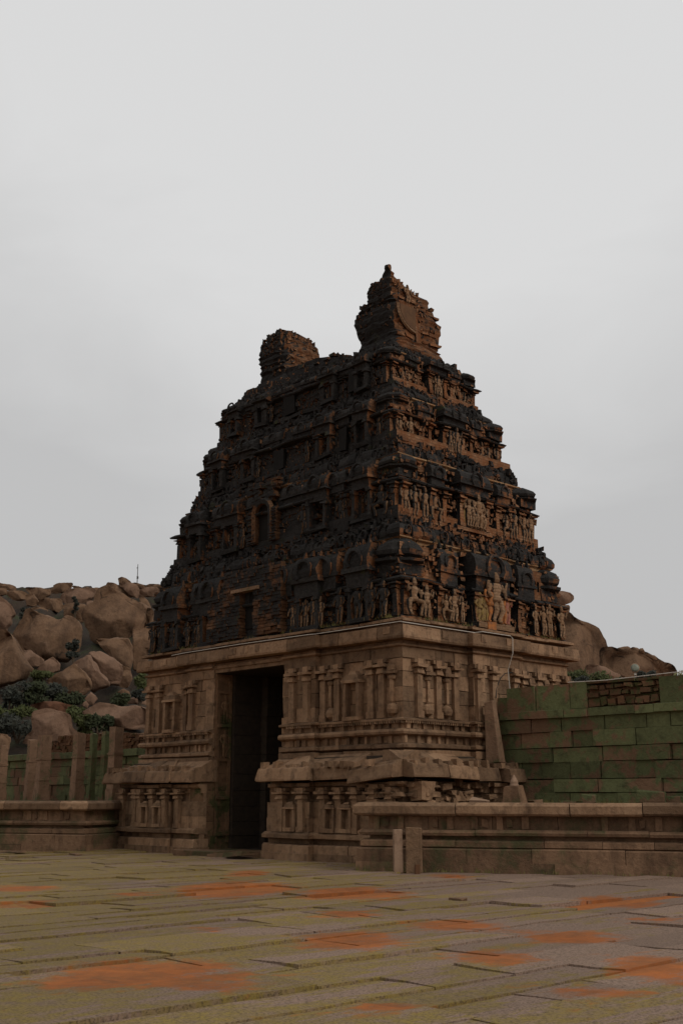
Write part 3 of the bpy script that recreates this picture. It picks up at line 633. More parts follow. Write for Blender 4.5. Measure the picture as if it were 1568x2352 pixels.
# ------------------------------------------------------------------ platforms (frame: x along the front, y inward)
PA=math.radians(-18.2)
def platform(name,origin,L,back,label,left_end,seed):
    global R
    R=random.Random(seed); r=tag(empty(name,origin,PA),label,'stone platform')
    if left_end: pl=[(0,back),(0,0),(L,0),(L,back)]
    else: pl=[(-L,back),(-L,0),(0,0),(0,back)]
    H=1.47
    q=MB(); q.sweep(pl,[(.16,-.2),(.16,.20)],False,(1.2,3.),.4,.015,.006); q.sweep(pl,[(.13,.2),(.13,.47),(.08,.5)],False,(1.2,3.),.4,.015,.006)
    q.sweep(pl,[(.02,.5),(.07,.53),(.07,.64),(.0,.68)],False,(1.,2.6),.35,.012,.006); q.obj('base_course',GRAN2,r)
    q=MB(); q.sweep(pl,[(-.10,.66),(-.10,.76)],False,None,.3); q.sweep(pl,[(.0,.755),(.10,.77),(.12,.83),(.04,.89)],False,(1.2,2.6),.4,.012,.008); q.obj('moulding',GRAN2,r)
    q=MB(); q.sweep(pl,[(-.08,.88),(-.08,1.20)],False,(.7,1.7),.4,.015,.004)
    i=0; n_=int(L/.55)
    for i in range(n_):
        u=(i+.5)*L/n_*(1 if left_end else -1)
        if R.random()<.7: q.box((u-.07,.02,.9),(u+.07,.12,1.18),None,.01)
        if R.random()<.5: q.box((u+.15,.03,.95),(u+.28,.1,1.12),None,.02)
    q.wob(.015,2.).obj('frieze',GRAN2,r)
    q=MB(); q.sweep(pl,[(-.02,1.18),(.16,1.2),(.20,1.24),(.20,1.40),(.10,H)],False,(1.2,2.6),.6,.025,.008,.01,0,.004); q.wob(.012,1.3).obj('cap_course',GRAN,r)
    q=MB(); a,b=(.3,L-.3) if left_end else (-L+.3,-.3)
    q.box((a,.3,-.2),(b,back,H-.03)); q.obj('fill',GRAN2,r)
    return r
W0=Vector((.52,26.48,0))
platform('stone_platform',W0,14,6.5,'long moulded stone platform running to the right below the mossy wall',True,11)
platform('stone_platform',Vector((-7.66,34.9,0)),16,9.,'moulded stone platform under the bare pillars left of the gate',False,12)
R=random.Random(21)
# ------------------------------------------------------------------ compound walls (tower frame)
def wall_root(lab,name='compound_wall'): return tag(empty(name,TO,TANG),lab,'wall')
w=wall_root('green mossy block wall to the right of the gate with a ledge near its top')
m=MB(); z=1.3; hs=[.40,.33,.42,.36,.41,.36]
for h in hs: m.sweep([(5.9,4.2),(26,4.2)],[(0,z+.006),(0,z+h-.008)],False,(.6,1.9),.8,.045,.012,.014); z+=h
m.box((6.2,4.5,1.2),(26,5.6,3.9)); m.wob(.02,.9).obj('block_courses',MOSSW,w)
m=MB(); m.sweep([(6.15,4.2),(26,4.2)],[(.02,3.57),(.14,3.58),(.14,3.77),(.02,3.79)],False,(.5,1.6),.8,.03,.012,.01); m.wob(.02,1.).obj('ledge',MOSSW,w)
m=MB(); m.sweep([(5.75,4.22),(6.35,4.22)],[(0,3.78),(0,4.2)],False,None,.7,.02); m.sweep([(6.37,4.22),(8.9,4.22)],[(.04,3.78),(.04,4.44)],False,(.55,1.1),.7,.04,.03,.012)
m.sweep([(11.0,4.2),(26,4.2)],[(.05,3.79),(.05,4.42)],False,(.8,1.5),.7,.03,.02,.01); m.sweep([(5.95,4.3),(6.2,4.3)],[(0,2.6),(0,3.8)],False,None,.6)
m.wob(.025,1.).obj('parapet_blocks',MOSSW,w)
m=MB()
for z0,z1 in ((3.8,4.03),(4.03,4.2),(4.2,4.36)):
    u=8.95
    while u<10.95:
        ww=R.uniform(.18,.38); m.box((u,4.16+R.uniform(-.05,.05),z0+.02),(min(u+ww,11)-.05,4.6,z1-.03+R.uniform(-.03,.01)),None,.025); u+=ww
m.box((8.9,4.3,3.78),(11,4.7,4.34)); m.sweep([(8.92,4.16),(11.0,4.16)],[(0,4.355),(.02,4.37),(.01,4.43)],False,(.3,.8),.5,.03,.015,.012); m.wob(.02,2).obj('rubble_infill',stone('infill',(.15,.078,.042),(.12,.06,.03),(.05,.03,.018),2,(.07,.068,.026),(.5,.62),.2,.5),w)
w=wall_root('green mossy wall with a ledge standing behind the bare pillars')
m=MB(); z=1.3
for h in (.36,.40,.34,.38,.30): m.sweep([(-34,4.2),(-5.9,4.2)],[(0,z+.006),(0,z+h-.008)],False,(.6,1.9),.8,.045,.012,.014); z+=h
m.box((-34,4.5,1.2),(-6,5.4,3.35)); m.wob(.02,.9).obj('block_courses',MOSSW,w)
m=MB(); m.sweep([(-34,4.2),(-6.,4.2)],[(.02,3.08),(.14,3.10),(.14,3.34),(.02,3.36)],False,(.8,2.),.8,.03,.012,.01); m.wob(.02,1.).obj('ledge',MOSSW,w)
m=MB()
for a,b,h in ((-19.3,-17.3,3.75),(-17.2,-14.2,3.98),(-14.1,-12.9,4.0),(-12.8,-9.,3.85)):
    for z0 in (3.36,3.5,3.64,3.78,3.9):
        if z0>h-.05: break
        u=a
        while u<b: ww=R.uniform(.12,.34); m.box((u,4.2+R.uniform(-.04,.05),z0),(u+ww-.02,4.9,z0+.13),None,.025); u+=ww
m.wob(.03,2).obj('rubble_infill',RUB,w)
# ------------------------------------------------------------------ bare pillars on the left platform
def pillar(x,y,wd,z1,label,lean=0.,mat=PILM):
    p=loc2w(x,y,1.46); wd*=.86; r=tag(empty('stone_pillar',p,TANG+R.uniform(-.1,.1)),label,'pillar','bare granite pillars along the wall')
    q=MB(); h=z1-1.46; n=7
    for k in range(n):
        pass
    vs=[];fs=[]
    lv=[0,.15,.15,.35,.55,.75,.9,1.]
    for i,f in enumerate(lv):
        ww=wd*(.56 if i<2 else .5)*(1-.10*f)
        for a,b in ((-1,-1),(1,-1),(1,1),(-1,1)): vs.append((a*ww+lean*h*f+R.uniform(-.012,.012),b*ww+R.uniform(-.012,.012),f*h+(R.uniform(-.04,.04) if f==1 else 0)))
    for i in range(len(lv)-1):
        for k in range(4): fs.append((i*4+k,i*4+(k+1)%4,(i+1)*4+(k+1)%4,(i+1)*4+k))
    fs+=[(3,2,1,0),tuple((len(lv)-1)*4+k for k in range(4))]
    q.add(vs,fs); q.wob(.02,1.5).obj('shaft',mat,r)
    q=MB()
    for f in (.3,.62): q.box((-wd*.53,-wd*.53,f*h),(wd*.53+lean*h*f,wd*.53,f*h+.07),None,.01)
    q.obj('carved_band',mat,r)
def gl(px,y): # x in tower frame of a photo column on plane y
    import mathutils
    a=(px-CX)/F; b=-(1760-CY)/F; d=Vector((a,cp-b*sp,sp+b*cp)); d2=Vector((d.x,d.y,0)); t=(y+TO.dot(EY))/d2.dot(EY); return (d2*t-TO).dot(EX)
pillar(gl(4,3.2),3.2,.42,3.72,'mossy pillar at the left end of the row, cut by the photo edge')
pillar(gl(71,3.2),3.2,.38,3.86,'slim square pillar close beside the thickest pillar')
pillar(gl(98,2.4),2.4,.50,3.90,'thickest pale brown pillar in the row',.03)
pillar(gl(179,2.6),2.6,.42,3.95,'brown pillar with a square top right of the thickest pillar')
pillar(gl(211,3.4),3.4,.26,3.95,'thin mossy pillar standing close to the wall',.02,MOSSW)
pillar(gl(240,3.6),3.6,.28,4.0,'short dark green pillar behind the pillar nearest the gate',0,MOSSW)
pillar(gl(264,2.7),2.7,.46,4.05,'tall brown pillar nearest the gate')
# ------------------------------------------------------------------ loose stones and posts
def block(name,p,size,rz,label,cat,group=None,mat=POSTM,j=.02,tilt=(0,0),top=None,amp=.02):
    r=empty(name,p,rz) if False else None
    q=MB(); a,b,c=size; n=3
    # subdivided rough block
    q.box((-a/2,-b/2,0),(a/2,b/2,c),None,j,top)
    o=q.wob(amp,2.).obj(name,mat); o.location=p; o.rotation_euler=(tilt[0],tilt[1],rz)
    bv=o.modifiers.new('edge_wear','BEVEL'); bv.width=min(size)*.08; bv.segments=2
    return tag(o,label,cat,group)
block('stone_post',at(911,2000,25.75)*1.0*Vector((1,1,0)).normalized().length**0 if False else Vector((1.24,25.75,-.02)),(.19,.2,.92),.1,'slim upright stone post in front of the platform','stone post',None,POSTM,.008,(0,-.01),None,.006)
block('stone_slab',Vector((1.58,25.62,-.02)),(.33,.14,.96),-.25,'broad upright stone slab standing beside the slim post','stone slab',None,GRAN,.008,(0,0),None,.006)
block('stone_stub',Vector((1.63,25.3,-.02)),(.1,.08,.2),.2,'small dark stub of stone at the foot of the upright slab','stone',None,RUB,.01)
# finial block on the platform
p=at(1182,1845,27.6); r=tag(empty('finial_stone',(p.x,p.y,1.44),-.6),'block with a small pointed finial on the right platform','carved stone')
q=MB(); q.box((-.22,-.2,0),(.22,.2,.40),None,.03,.78); q.wob(.02,2).obj('block',GRAN2,r)
q=MB(); q.lathe(0,0,[(.10,.38),(.11,.43),(.09,.45),(.10,.47),(.085,.53),(.03,.63),(.01,.66)],10); q.obj('finial',POSTM,r,True)
p=at(1100,1842,27.2); block('flat_stone',Vector((p.x,p.y,1.46)),(.42,.24,.07),-.5,'thin tilted flat stone lying on the platform beside the finial block','stone',None,POSTM,.02,(.2,.12))
for x,y0,sz,lb in ((1497,1840,(.62,.4,.28),'long mossy loose block at the foot of the mossy wall'),(1548,1840,(.45,.4,.16),'low mossy loose block at the right edge by the wall foot'),(1355,1838,(.3,.3,.2),'small green lump of stone at the middle of the wall foot'),(1225,1843,(.3,.2,.08),'low reddish stone lying right of the finial block'),(1310,1842,(.5,.25,.07),'flat mossy stone lying along the middle of the wall foot')):
    p=at(x,y0,26.9 if x>1400 else 27.8); block('loose_block',Vector((p.x,p.y,1.43)),sz,R.uniform(-.9,-.5),lb,'stone','loose blocks at the wall foot',MOSSW if 'green' in lb or 'mossy' in lb else GRAN2,.04)
# leaning slab
o=block('leaning_slab',loc2w(6.33,3.62,2.45),(.42,.3,1.62),TANG+.25,'mossy stone slab leaning between the tower and the wall','stone slab',None,PILM,.02,(.02,-.06),.62)
# threshold slabs
block('threshold_slab',loc2w(-.9,-.38,-.02),(1.9,.75,.17),TANG,'worn stone step before the dark doorway','step',None,GRAN2,.02)
block('threshold_slab',loc2w(.55,-.5,.02),(1.35,.7,.12),TANG+.1,'broken tilted step slab at the right of the doorway','step',None,GRAN2,.02,(0,-.07))
for x,y,lab,s in ((173,1967,'small flat brown stone on the paving before the left platform',(.32,.2,.06)),(28,1960,'long thin slab lying at the foot of the left platform',(.9,.3,.05)),(1050,2072,'tiny dark stone on the paving in front of the right platform',(.3,.12,.05))):
    a=(x-CX)/F;b=-(y-CY)/F;d=Vector((a,cp-b*sp,sp+b*cp)); p=d*(-EYE/d.z); block('paving_stone',Vector((p.x,p.y,0.01)),s,R.uniform(-1,1),lab,'stone',None,GRAN2,.02)
# conduit and cables
def cable(name,pts,rad,mat,label,cat):
    q=MB(); q.tube(pts,rad*.8,6); return tag(q.obj(name,mat),label,cat)
cable('white_conduit',[loc2w(*p) for p in ((-3.97,.46,5.92),(-3.2,.32,5.91),(-.4,.30,5.92),(2.6,.30,5.9),(2.75,.46,5.92),(5.95,.46,5.92),(6.02,.46,5.9),(6.02,3.3,5.9),(6.2,3.4,5.92),(6.2,4.62,5.92),(6.23,4.68,5.85),(6.21,4.69,5.45),(6.0,4.72,5.0),(5.98,4.8,4.4),(5.98,4.9,4.33),(5.98,5.0,4.4))],.014,WHITE,'thin white conduit along the cornice and down the side wall','conduit')
cable('white_conduit',[loc2w(*p) for p in ((8.4,4.1,4.45),(9.5,4.08,4.42),(11.5,4.08,4.47),(13.,4.08,4.46),(15,4.1,4.45))],.014,WHITE,'thin white conduit lying along the top of the mossy wall','conduit')
cable('black_cable',[loc2w(*p) for p in ((6.0,4.15,4.2),(5.98,4.2,4.45),(5.97,4.4,4.75),(5.96,4.62,4.9),(5.97,4.9,4.95),(5.98,5.15,4.85),(5.99,5.2,4.62),(5.99,5.05,4.42))],.014,BLACK,'loop of black cable hanging on the side wall','cable')
# lamp behind the wall
p=at(1457.5,1535,31.); r=tag(empty('floodlight',(p.x,p.y,3.9),-.15),'round floodlight on a short pole behind the mossy wall','lamp')
zc=p.z-3.9
q=MB(); q.tube([(0,.02,-.3),(0,.02,zc-.12)],.02,6); q.obj('pole',METAL,r)
q=MB(); q.lathe(0,0,[(.09,-.08),(.125,-.02),(.13,.03),(.115,.03)],20); o=q.obj('housing',POSTM,r,True); o.location=(0,0,zc); o.rotation_euler=(math.pi/2-.1,0,0)
q=MB(); q.lathe(0,0,[(.108,.02),(.11,.034),(.05,.045)],20); o=q.obj('lens',LENS,r,True); o.location=(0,0,zc); o.rotation_euler=(math.pi/2-.1,0,0)
q=MB(); q.box((-.03,-.02,zc-.19),(.03,.05,zc-.12)); q.obj('bracket',WHITE,r)

# ------------------------------------------------------------------ ground
def slope(d): return 0. if d<52 else min((d-50)*.37,22+ (d-110)*.05)
R=random.Random(5)
m=MB(); m.add([(-1500,-300,-.035),(1500,-300,-.035),(1500,2500,-.035),(-1500,2500,-.035)],[(0,1,2,3)])
SOIL=stone('red_earth',(.36,.115,.028),(.26,.10,.034),(.19,.088,.04),.8,(.30,.18,.05),(.58,.72),0,.05,1.,18)
tag(m.obj('ground',SOIL),kind='structure')
# soil patches where paving slabs are missing: (photo box)
pats=[(120,2205,530,2268),(700,2142,915,2182),(960,2114,1140,2136),(1425,2195,1600,2262),(1205,2135,1410,2166),(430,2026,655,2060),(700,2042,930,2066),(1350,2062,1500,2086),(800,2303,950,2332),(-20,2036,110,2050),(1040,2188,1230,2216),(405,2262,580,2288),(755,2095,860,2110),(1240,2270,1400,2292),(1000,2008,1070,2020),(-20,2070,90,2086),(1450,2105,1545,2122),(540,2000,610,2014),(270,2050,330,2062),(450,2128,520,2140)]
def gnd(x,y):
    a=(x-CX)/F;b=-(y-CY)/F;d=Vector((a,cp-b*sp,sp+b*cp)); return d*(-EYE/d.z)
def project(p):
    v=p-Vector((0,0,EYE)); dep=v.y*cp+v.z*sp; up=-v.y*sp+v.z*cp; return CX+F*v.x/dep,CY-F*up/dep
PE=[]
for x0,y0,x1,y1 in pats:
    c=gnd((x0+x1)/2,(y0+y1)/2); PE.append((c,abs(gnd(x1,(y0+y1)/2).x-gnd(x0,(y0+y1)/2).x)/2,abs(gnd((x0+x1)/2,y0).y-gnd((x0+x1)/2,y1).y)/2))
def inpatch(p,g=1.):
    for c,rx,ry in PE:
        n_=noise.noise(Vector((p.x*1.3,p.y*1.3,3)))*.5
        if ((p.x-c.x)/rx)**2+((p.y-c.y)/ry)**2<g*(1+n_): return True
    return False
m=MB(); x=-44.
while x<34:
    wd=R.uniform(.5,1.05); y=-44+R.uniform(0,2)
    while y<3.5:
        L=R.uniform(1.0,3.6); c=loc2w(x+wd/2,y+L/2)
        vis=c.y>-4 and c.y<40 and abs(c.x)<max(c.y,6)*.42+9
        if vis:
            dz=R.uniform(-.016,.016)+.012*noise.noise(c*.4); tx,ty=R.uniform(-.012,.012),R.uniform(-.006,.006)
            if R.random()<.10: dz+=R.uniform(.008,.024)
            g=.007+R.random()*.013
            if inpatch(c,.22): y+=L; continue
            k=max(1,int(L/.4)); nx=2; o=len(m.v)
            for j in range(k+1):
                for i in range(nx+1):
                    aa=x+(g if i==0 else wd-g if i==nx else wd*i/nx); bb=y+(g if j==0 else L-g if j==k else L*j/k)
                    p=loc2w(aa,bb); e=noise.noise_vector(Vector((aa*2.1,bb*1.6,x)))*.045; e2=noise.noise(Vector((aa*2.,bb*2.,9)))*.009
                    m.v.append((p.x+e.x,p.y+e.y,dz+tx*(aa-x-wd/2)/wd*2+ty*(bb-y-L/2)+e2))
            nn_=(k+1)*(nx+1); row=nx+1
            for j in range(k):
                for i in range(nx): a_=o+j*row+i; m.f.append((a_,a_+1,a_+row+1,a_+row))
            loop=[i for i in range(nx)]+[j*row+nx for j in range(k)]+[k*row+nx-i for i in range(nx)]+[(k-j)*row for j in range(k)]
            b0_=len(m.v); m.v+=[(m.v[o+q_][0],m.v[o+q_][1],-.12) for q_ in loop]
            for q_ in range(len(loop)): m.f.append((o+loop[q_],b0_+q_,b0_+(q_+1)%len(loop),o+loop[(q_+1)%len(loop)]))
        y+=L
    x+=wd
def paving_mat():
    m_,nt,b=newmat('granite_paving',.85); g=N(nt); tc=g.n('ShaderNodeTexCoord').outputs['Object']; geo=g.n('ShaderNodeNewGeometry')
    n0=g.noise(tc,.16,4,.6,.5); n1=g.noise(tc,.7,6,.65,.4); n2=g.noise(tc,5,6,.7); n3=g.noise(tc,40,4,.7)
    c=g.mix(g.ramp(n2,.35,.65),(.32,.215,.155),(.235,.155,.112))
    sep=g.n('ShaderNodeSeparateXYZ'); g.link(tc,sep.inputs[0])
    def dotv(v):
        o=g.n('ShaderNodeVectorMath',operation='DOT_PRODUCT'); g.link(tc,o.inputs[0]); o.inputs[1].default_value=(v.x,v.y,0); return o.outputs['Value']
    cb=g.n('ShaderNodeCombineXYZ'); g.link(g.math('MULTIPLY',dotv(EX),1.5),cb.inputs[0]); g.link(g.math('MULTIPLY',dotv(EY),.33),cb.inputs[1]); ns=g.noise(cb.outputs[0],1.3,7,.72,.3)
    isl=geo.outputs['Random Per Island']
    k=g.math('ADD',g.math('ADD',n0,g.math('MULTIPLY',g.math('SUBTRACT',isl,.5),.03)),g.math('MULTIPLY',g.math('SUBTRACT',ns,.5),1.7)); k=g.math('ADD',k,g.math('MULTIPLY',sep.outputs[0],-.030))
    k=g.math('SUBTRACT',k,g.math('MULTIPLY',g.ramp(sep.outputs[1],26,33),.18))
    c=g.mix(g.math('MULTIPLY',g.ramp(k,.43,.52),g.ramp(n2,.26,.56)),c,(.245,.172,.042))
    c=g.mix(g.math('MULTIPLY',g.ramp(n3,.47,.62),.8),c,(.075,.05,.033))
    c=g.mix(g.math('MULTIPLY',g.ramp(g.noise(tc,90,3,.8),.55,.75),.35),c,(.33,.24,.17))
    at_=g.n('ShaderNodeAttribute'); at_.attribute_name='soil'
    sv=g.math('ADD',at_.outputs['Fac'],g.math('ADD',g.math('MULTIPLY',g.math('SUBTRACT',ns,.5),2.0),g.math('MULTIPLY',g.math('SUBTRACT',n2,.5),1.5)))
    c=g.mix(g.math('MULTIPLY',g.ramp(sv,.32,.72),g.math('ADD',.76,g.math('MULTIPLY',n3,.4),True)),c,g.mix(g.ramp(g.noise(tc,2.2,7,.75,.6),.38,.62),(.375,.112,.025),(.25,.092,.03)))
    wn=g.n('ShaderNodeTexWhiteNoise',noise_dimensions='1D'); 
    hs=g.n('ShaderNodeHueSaturation'); g.link(c,hs.inputs['Color']); g.link(g.math('MULTIPLY',g.math('ADD',.48,g.math('MULTIPLY',n2,.86)),g.math('ADD',.86,g.math('MULTIPLY',isl,.26))),hs.inputs['Value'])
    g.link(hs.outputs[0],b.inputs['Base Color']); g.bump(g.math('ADD',n2,g.math('MULTIPLY',n3,.5)),b,.5,.025); return m_
pv=m.obj('pavement',paving_mat()); tag(pv,kind='structure')
sa=pv.data.attributes.new('soil','FLOAT','POINT'); vals=[]
for v_ in pv.data.vertices:
    p=v_.co; b_=0.
    for c,rx,ry in PE:
        if abs(p.x-c.x)<rx*2.2 and abs(p.y-c.y)<ry*2.6+.3:
            lx_,ly_=(p-c).dot(EX),(p-c).dot(EY); d_=math.sqrt(((p.x-c.x)/(rx*1.05))**2+((p.y-c.y)/(ry*1.05+.05))**2); b_=max(b_,min(1.,max(0,1.55-d_)))
    vals.append(b_)
sa.data.foreach_set('value',vals)
# grass
q=MB()
tufts=[(845,2206,14,.10,.10)]+[(R.uniform(300,1500),R.uniform(2015,2330),5,.05,.06) for i in range(26)]
for x,y,n_,hh,sp_ in tufts:
    c=gnd(x,y)
    for i in range(n_*3):
        a=c+Vector((R.gauss(0,sp_*2),R.gauss(0,sp_*.8),-.01)); h=hh*R.uniform(.5,1.2); l=R.uniform(-.05,.05); w_=.004
        q.add([(a.x-w_,a.y,a.z),(a.x+w_,a.y,a.z),(a.x+l,a.y+R.uniform(-.03,.03),a.z+h)],[(0,1,2)])
for i in range(420):
    t_=R.random(); 
    if i<150: p=loc2w(R.uniform(6.6,15),4.05+R.uniform(-.25,.1),1.44)
    elif i<270: p=loc2w(R.uniform(-5.4,5.6),.62+R.uniform(-.05,.12),6.1)
    elif i<330: p=loc2w(5.75+R.uniform(-.1,.1),R.uniform(.9,7.6),6.1)
    else: p=W0+Vector((.951,-.309,0))*R.uniform(-.4,9)+Vector((-.05,-.16,0))
    for k_ in range(4):
        h=R.uniform(.04,.13); a=p+Vector((R.gauss(0,.04),R.gauss(0,.04),0)); q.add([(a.x-.008,a.y,a.z),(a.x+.008,a.y,a.z),(a.x+R.uniform(-.05,.05),a.y+R.uniform(-.04,.04),a.z+h)],[(0,1,2)])
tag(q.obj('grass',plain('dry_grass',(.12,.11,.03),(.17,.14,.05),.8,3)),'sparse short grass growing in the paving joints','grass',None,'stuff')
# ------------------------------------------------------------------ hills
m=MB(); nx,ny=240,120; X0,X1,Y0,Y1=-75,75,46,170
for j in range(ny+1):
    for i in range(nx+1):
        X=X0+(X1-X0)*i/nx; Y=Y0+(Y1-Y0)*j/ny
        z=slope(Y)
        px=X/Y
        f=1.
        if px>.02: f=max(0.,1-.55*(px-.02)/.2) if px<.22 else max(0,.45-(px-.22)*9)
        if Y>112: f*=max(.0,1-(Y-112)/70)
        z=z*f+ (noise.fractal(Vector((X*.09,Y*.09,1)),1,2,4)*1.2 if Y>52 else 0)-.25-(0 if Y>52 else .4)
        if Y>54:
            vd=noise.voronoi(Vector((X*.24,Y*.24,0)))[0]; z+=(min(vd[1]-vd[0],.4)/.4-.95)*1.3*min(1,max(f,.2))+noise.fractal(Vector((X*.6,Y*.6,4)),1,2,3)*.25
        m.v.append((X,Y,z))
for j in range(ny):
    for i in range(nx): a=j*(nx+1)+i; m.f.append((a,a+1,a+nx+2,a+nx+1))
HILL=stone('hill_scrub',(.055,.036,.024),(.038,.029,.021),(.022,.02,.018),.3,(.042,.046,.02),(.55,.70),.3,.1,1.)
tag(m.obj('hill',HILL,None,True),kind='structure')
def boulder(poly,label,depth,mat=ROCK,thick=.5,group='granite boulders on the left hill',seed=0,pw=.55):
    """a rock with its own distance, size and thickness"""
    P_=[at(x,y,depth) for x,y in poly]; n=56
    # resample outline by length, light corner rounding
    Ls=[(P_[(i+1)%len(P_)]-P_[i]).length for i in range(len(P_))]; tot=sum(Ls); out=[]
    for k in range(n):
        s=tot*k/n; i=0
        while s>Ls[i]: s-=Ls[i]; i=(i+1)%len(P_)
        out.append(P_[i].lerp(P_[(i+1)%len(P_)],s/Ls[i]))
    out=[(out[k-1]+out[k]*4+out[(k+1)%n])/6 for k in range(n)]
    c=sum(out,Vector())/n; out=[c+(p-c)*1.11 for p in out]; xs=[p.x for p in out]; zs=[p.z for p in out]; sz=min(max(xs)-min(xs),max(zs)-min(zs)); big=max(max(xs)-min(xs),max(zs)-min(zs))
    Tk=thick*(sz*.75+big*.25); base=Vector((c.x,c.y,min(zs))); lv=11; vs=[];fs=[]
    r0=random.Random(int(poly[0][0]*7+poly[0][1])+len(poly)); tx,tz=r0.uniform(-.35,.35),r0.uniform(-.1,.45)
    planes=[(Vector((r0.uniform(-.95,.95),-1.,r0.uniform(-.7,1.0))).normalized(),Tk*r0.uniform(.34,.75)) for _ in range(9)]
    rings=[]
    for a in range(-lv+1,lv):
        th=math.pi/2*a/lv; s=max(.02,math.cos(th))**pw; dy=-math.sin(th)*Tk
        ring=[]
        for p in out:
            q=c+(p-c)*s; q=Vector((q.x,q.y+dy+0,q.z))
            sh=(1-s); q.x+=tx*sh*sz*.3; q.z+=tz*sh*sz*.3
            ring.append(q)
        rings.append(ring)
    f1=1.6/max(sz,.3); off=Vector((r0.uniform(0,50),0,0))
    for i,ring in enumerate(rings):
        a=i-lv+1; k=min(1.,abs(a)/2.5)
        for q in ring:
            d=noise.noise_vector(q*f1+off)*sz*.10*k+noise.noise_vector(q*f1*2.6+off)*sz*.05*(k*.8+.2)+noise.noise_vector(q*f1*6+off)*sz*.024
            cell=noise.cell_vector(q*f1*.8+off) if k>0 else Vector()
            q+=d
            if k>0:
                v_=q-c
                for nrm_,hh_ in planes:
                    e_=v_.dot(nrm_)-hh_
                    if e_>0: v_-=nrm_*e_*.9
                q=c+v_
            vs.append(tuple(q-base))
    L_=len(rings)
    for i in range(L_-1):
        for k in range(n): fs.append((i*n+k,i*n+(k+1)%n,(i+1)*n+(k+1)%n,(i+1)*n+k))
    fs+=[tuple(range(n))[::-1],tuple((L_-1)*n+k for k in range(n))]
    q=MB(); q.add(vs,fs); o=q.obj('boulder',mat,None,True); o.location=base
    return tag(o,label,'boulder',group)
def ZA(p): return [(x*.125,1290.3+y*.125) for x,y in p]
def ZB(p): return [(179.7+x*.125,1290.3+y*.125) for x,y in p]
def ZC(p): return [(x*.2292,1502.7+y*.2292) for x,y in p]
def ZD(p): return [(1274+x*.1875,1339.3+y*.1875) for x,y in p]
def depth_for(poly):
    yb=max(p[1] for p in poly); yt=min(p[1] for p in poly); y=yb-.15*(yb-yt); e=math.tan(PITCH+math.atan((CY-y)/F))
    # slope: .37d-18.5-EYE = e d
    d=(18.5+EYE)/max(.37-e,.05); return min(max(d,58),112)
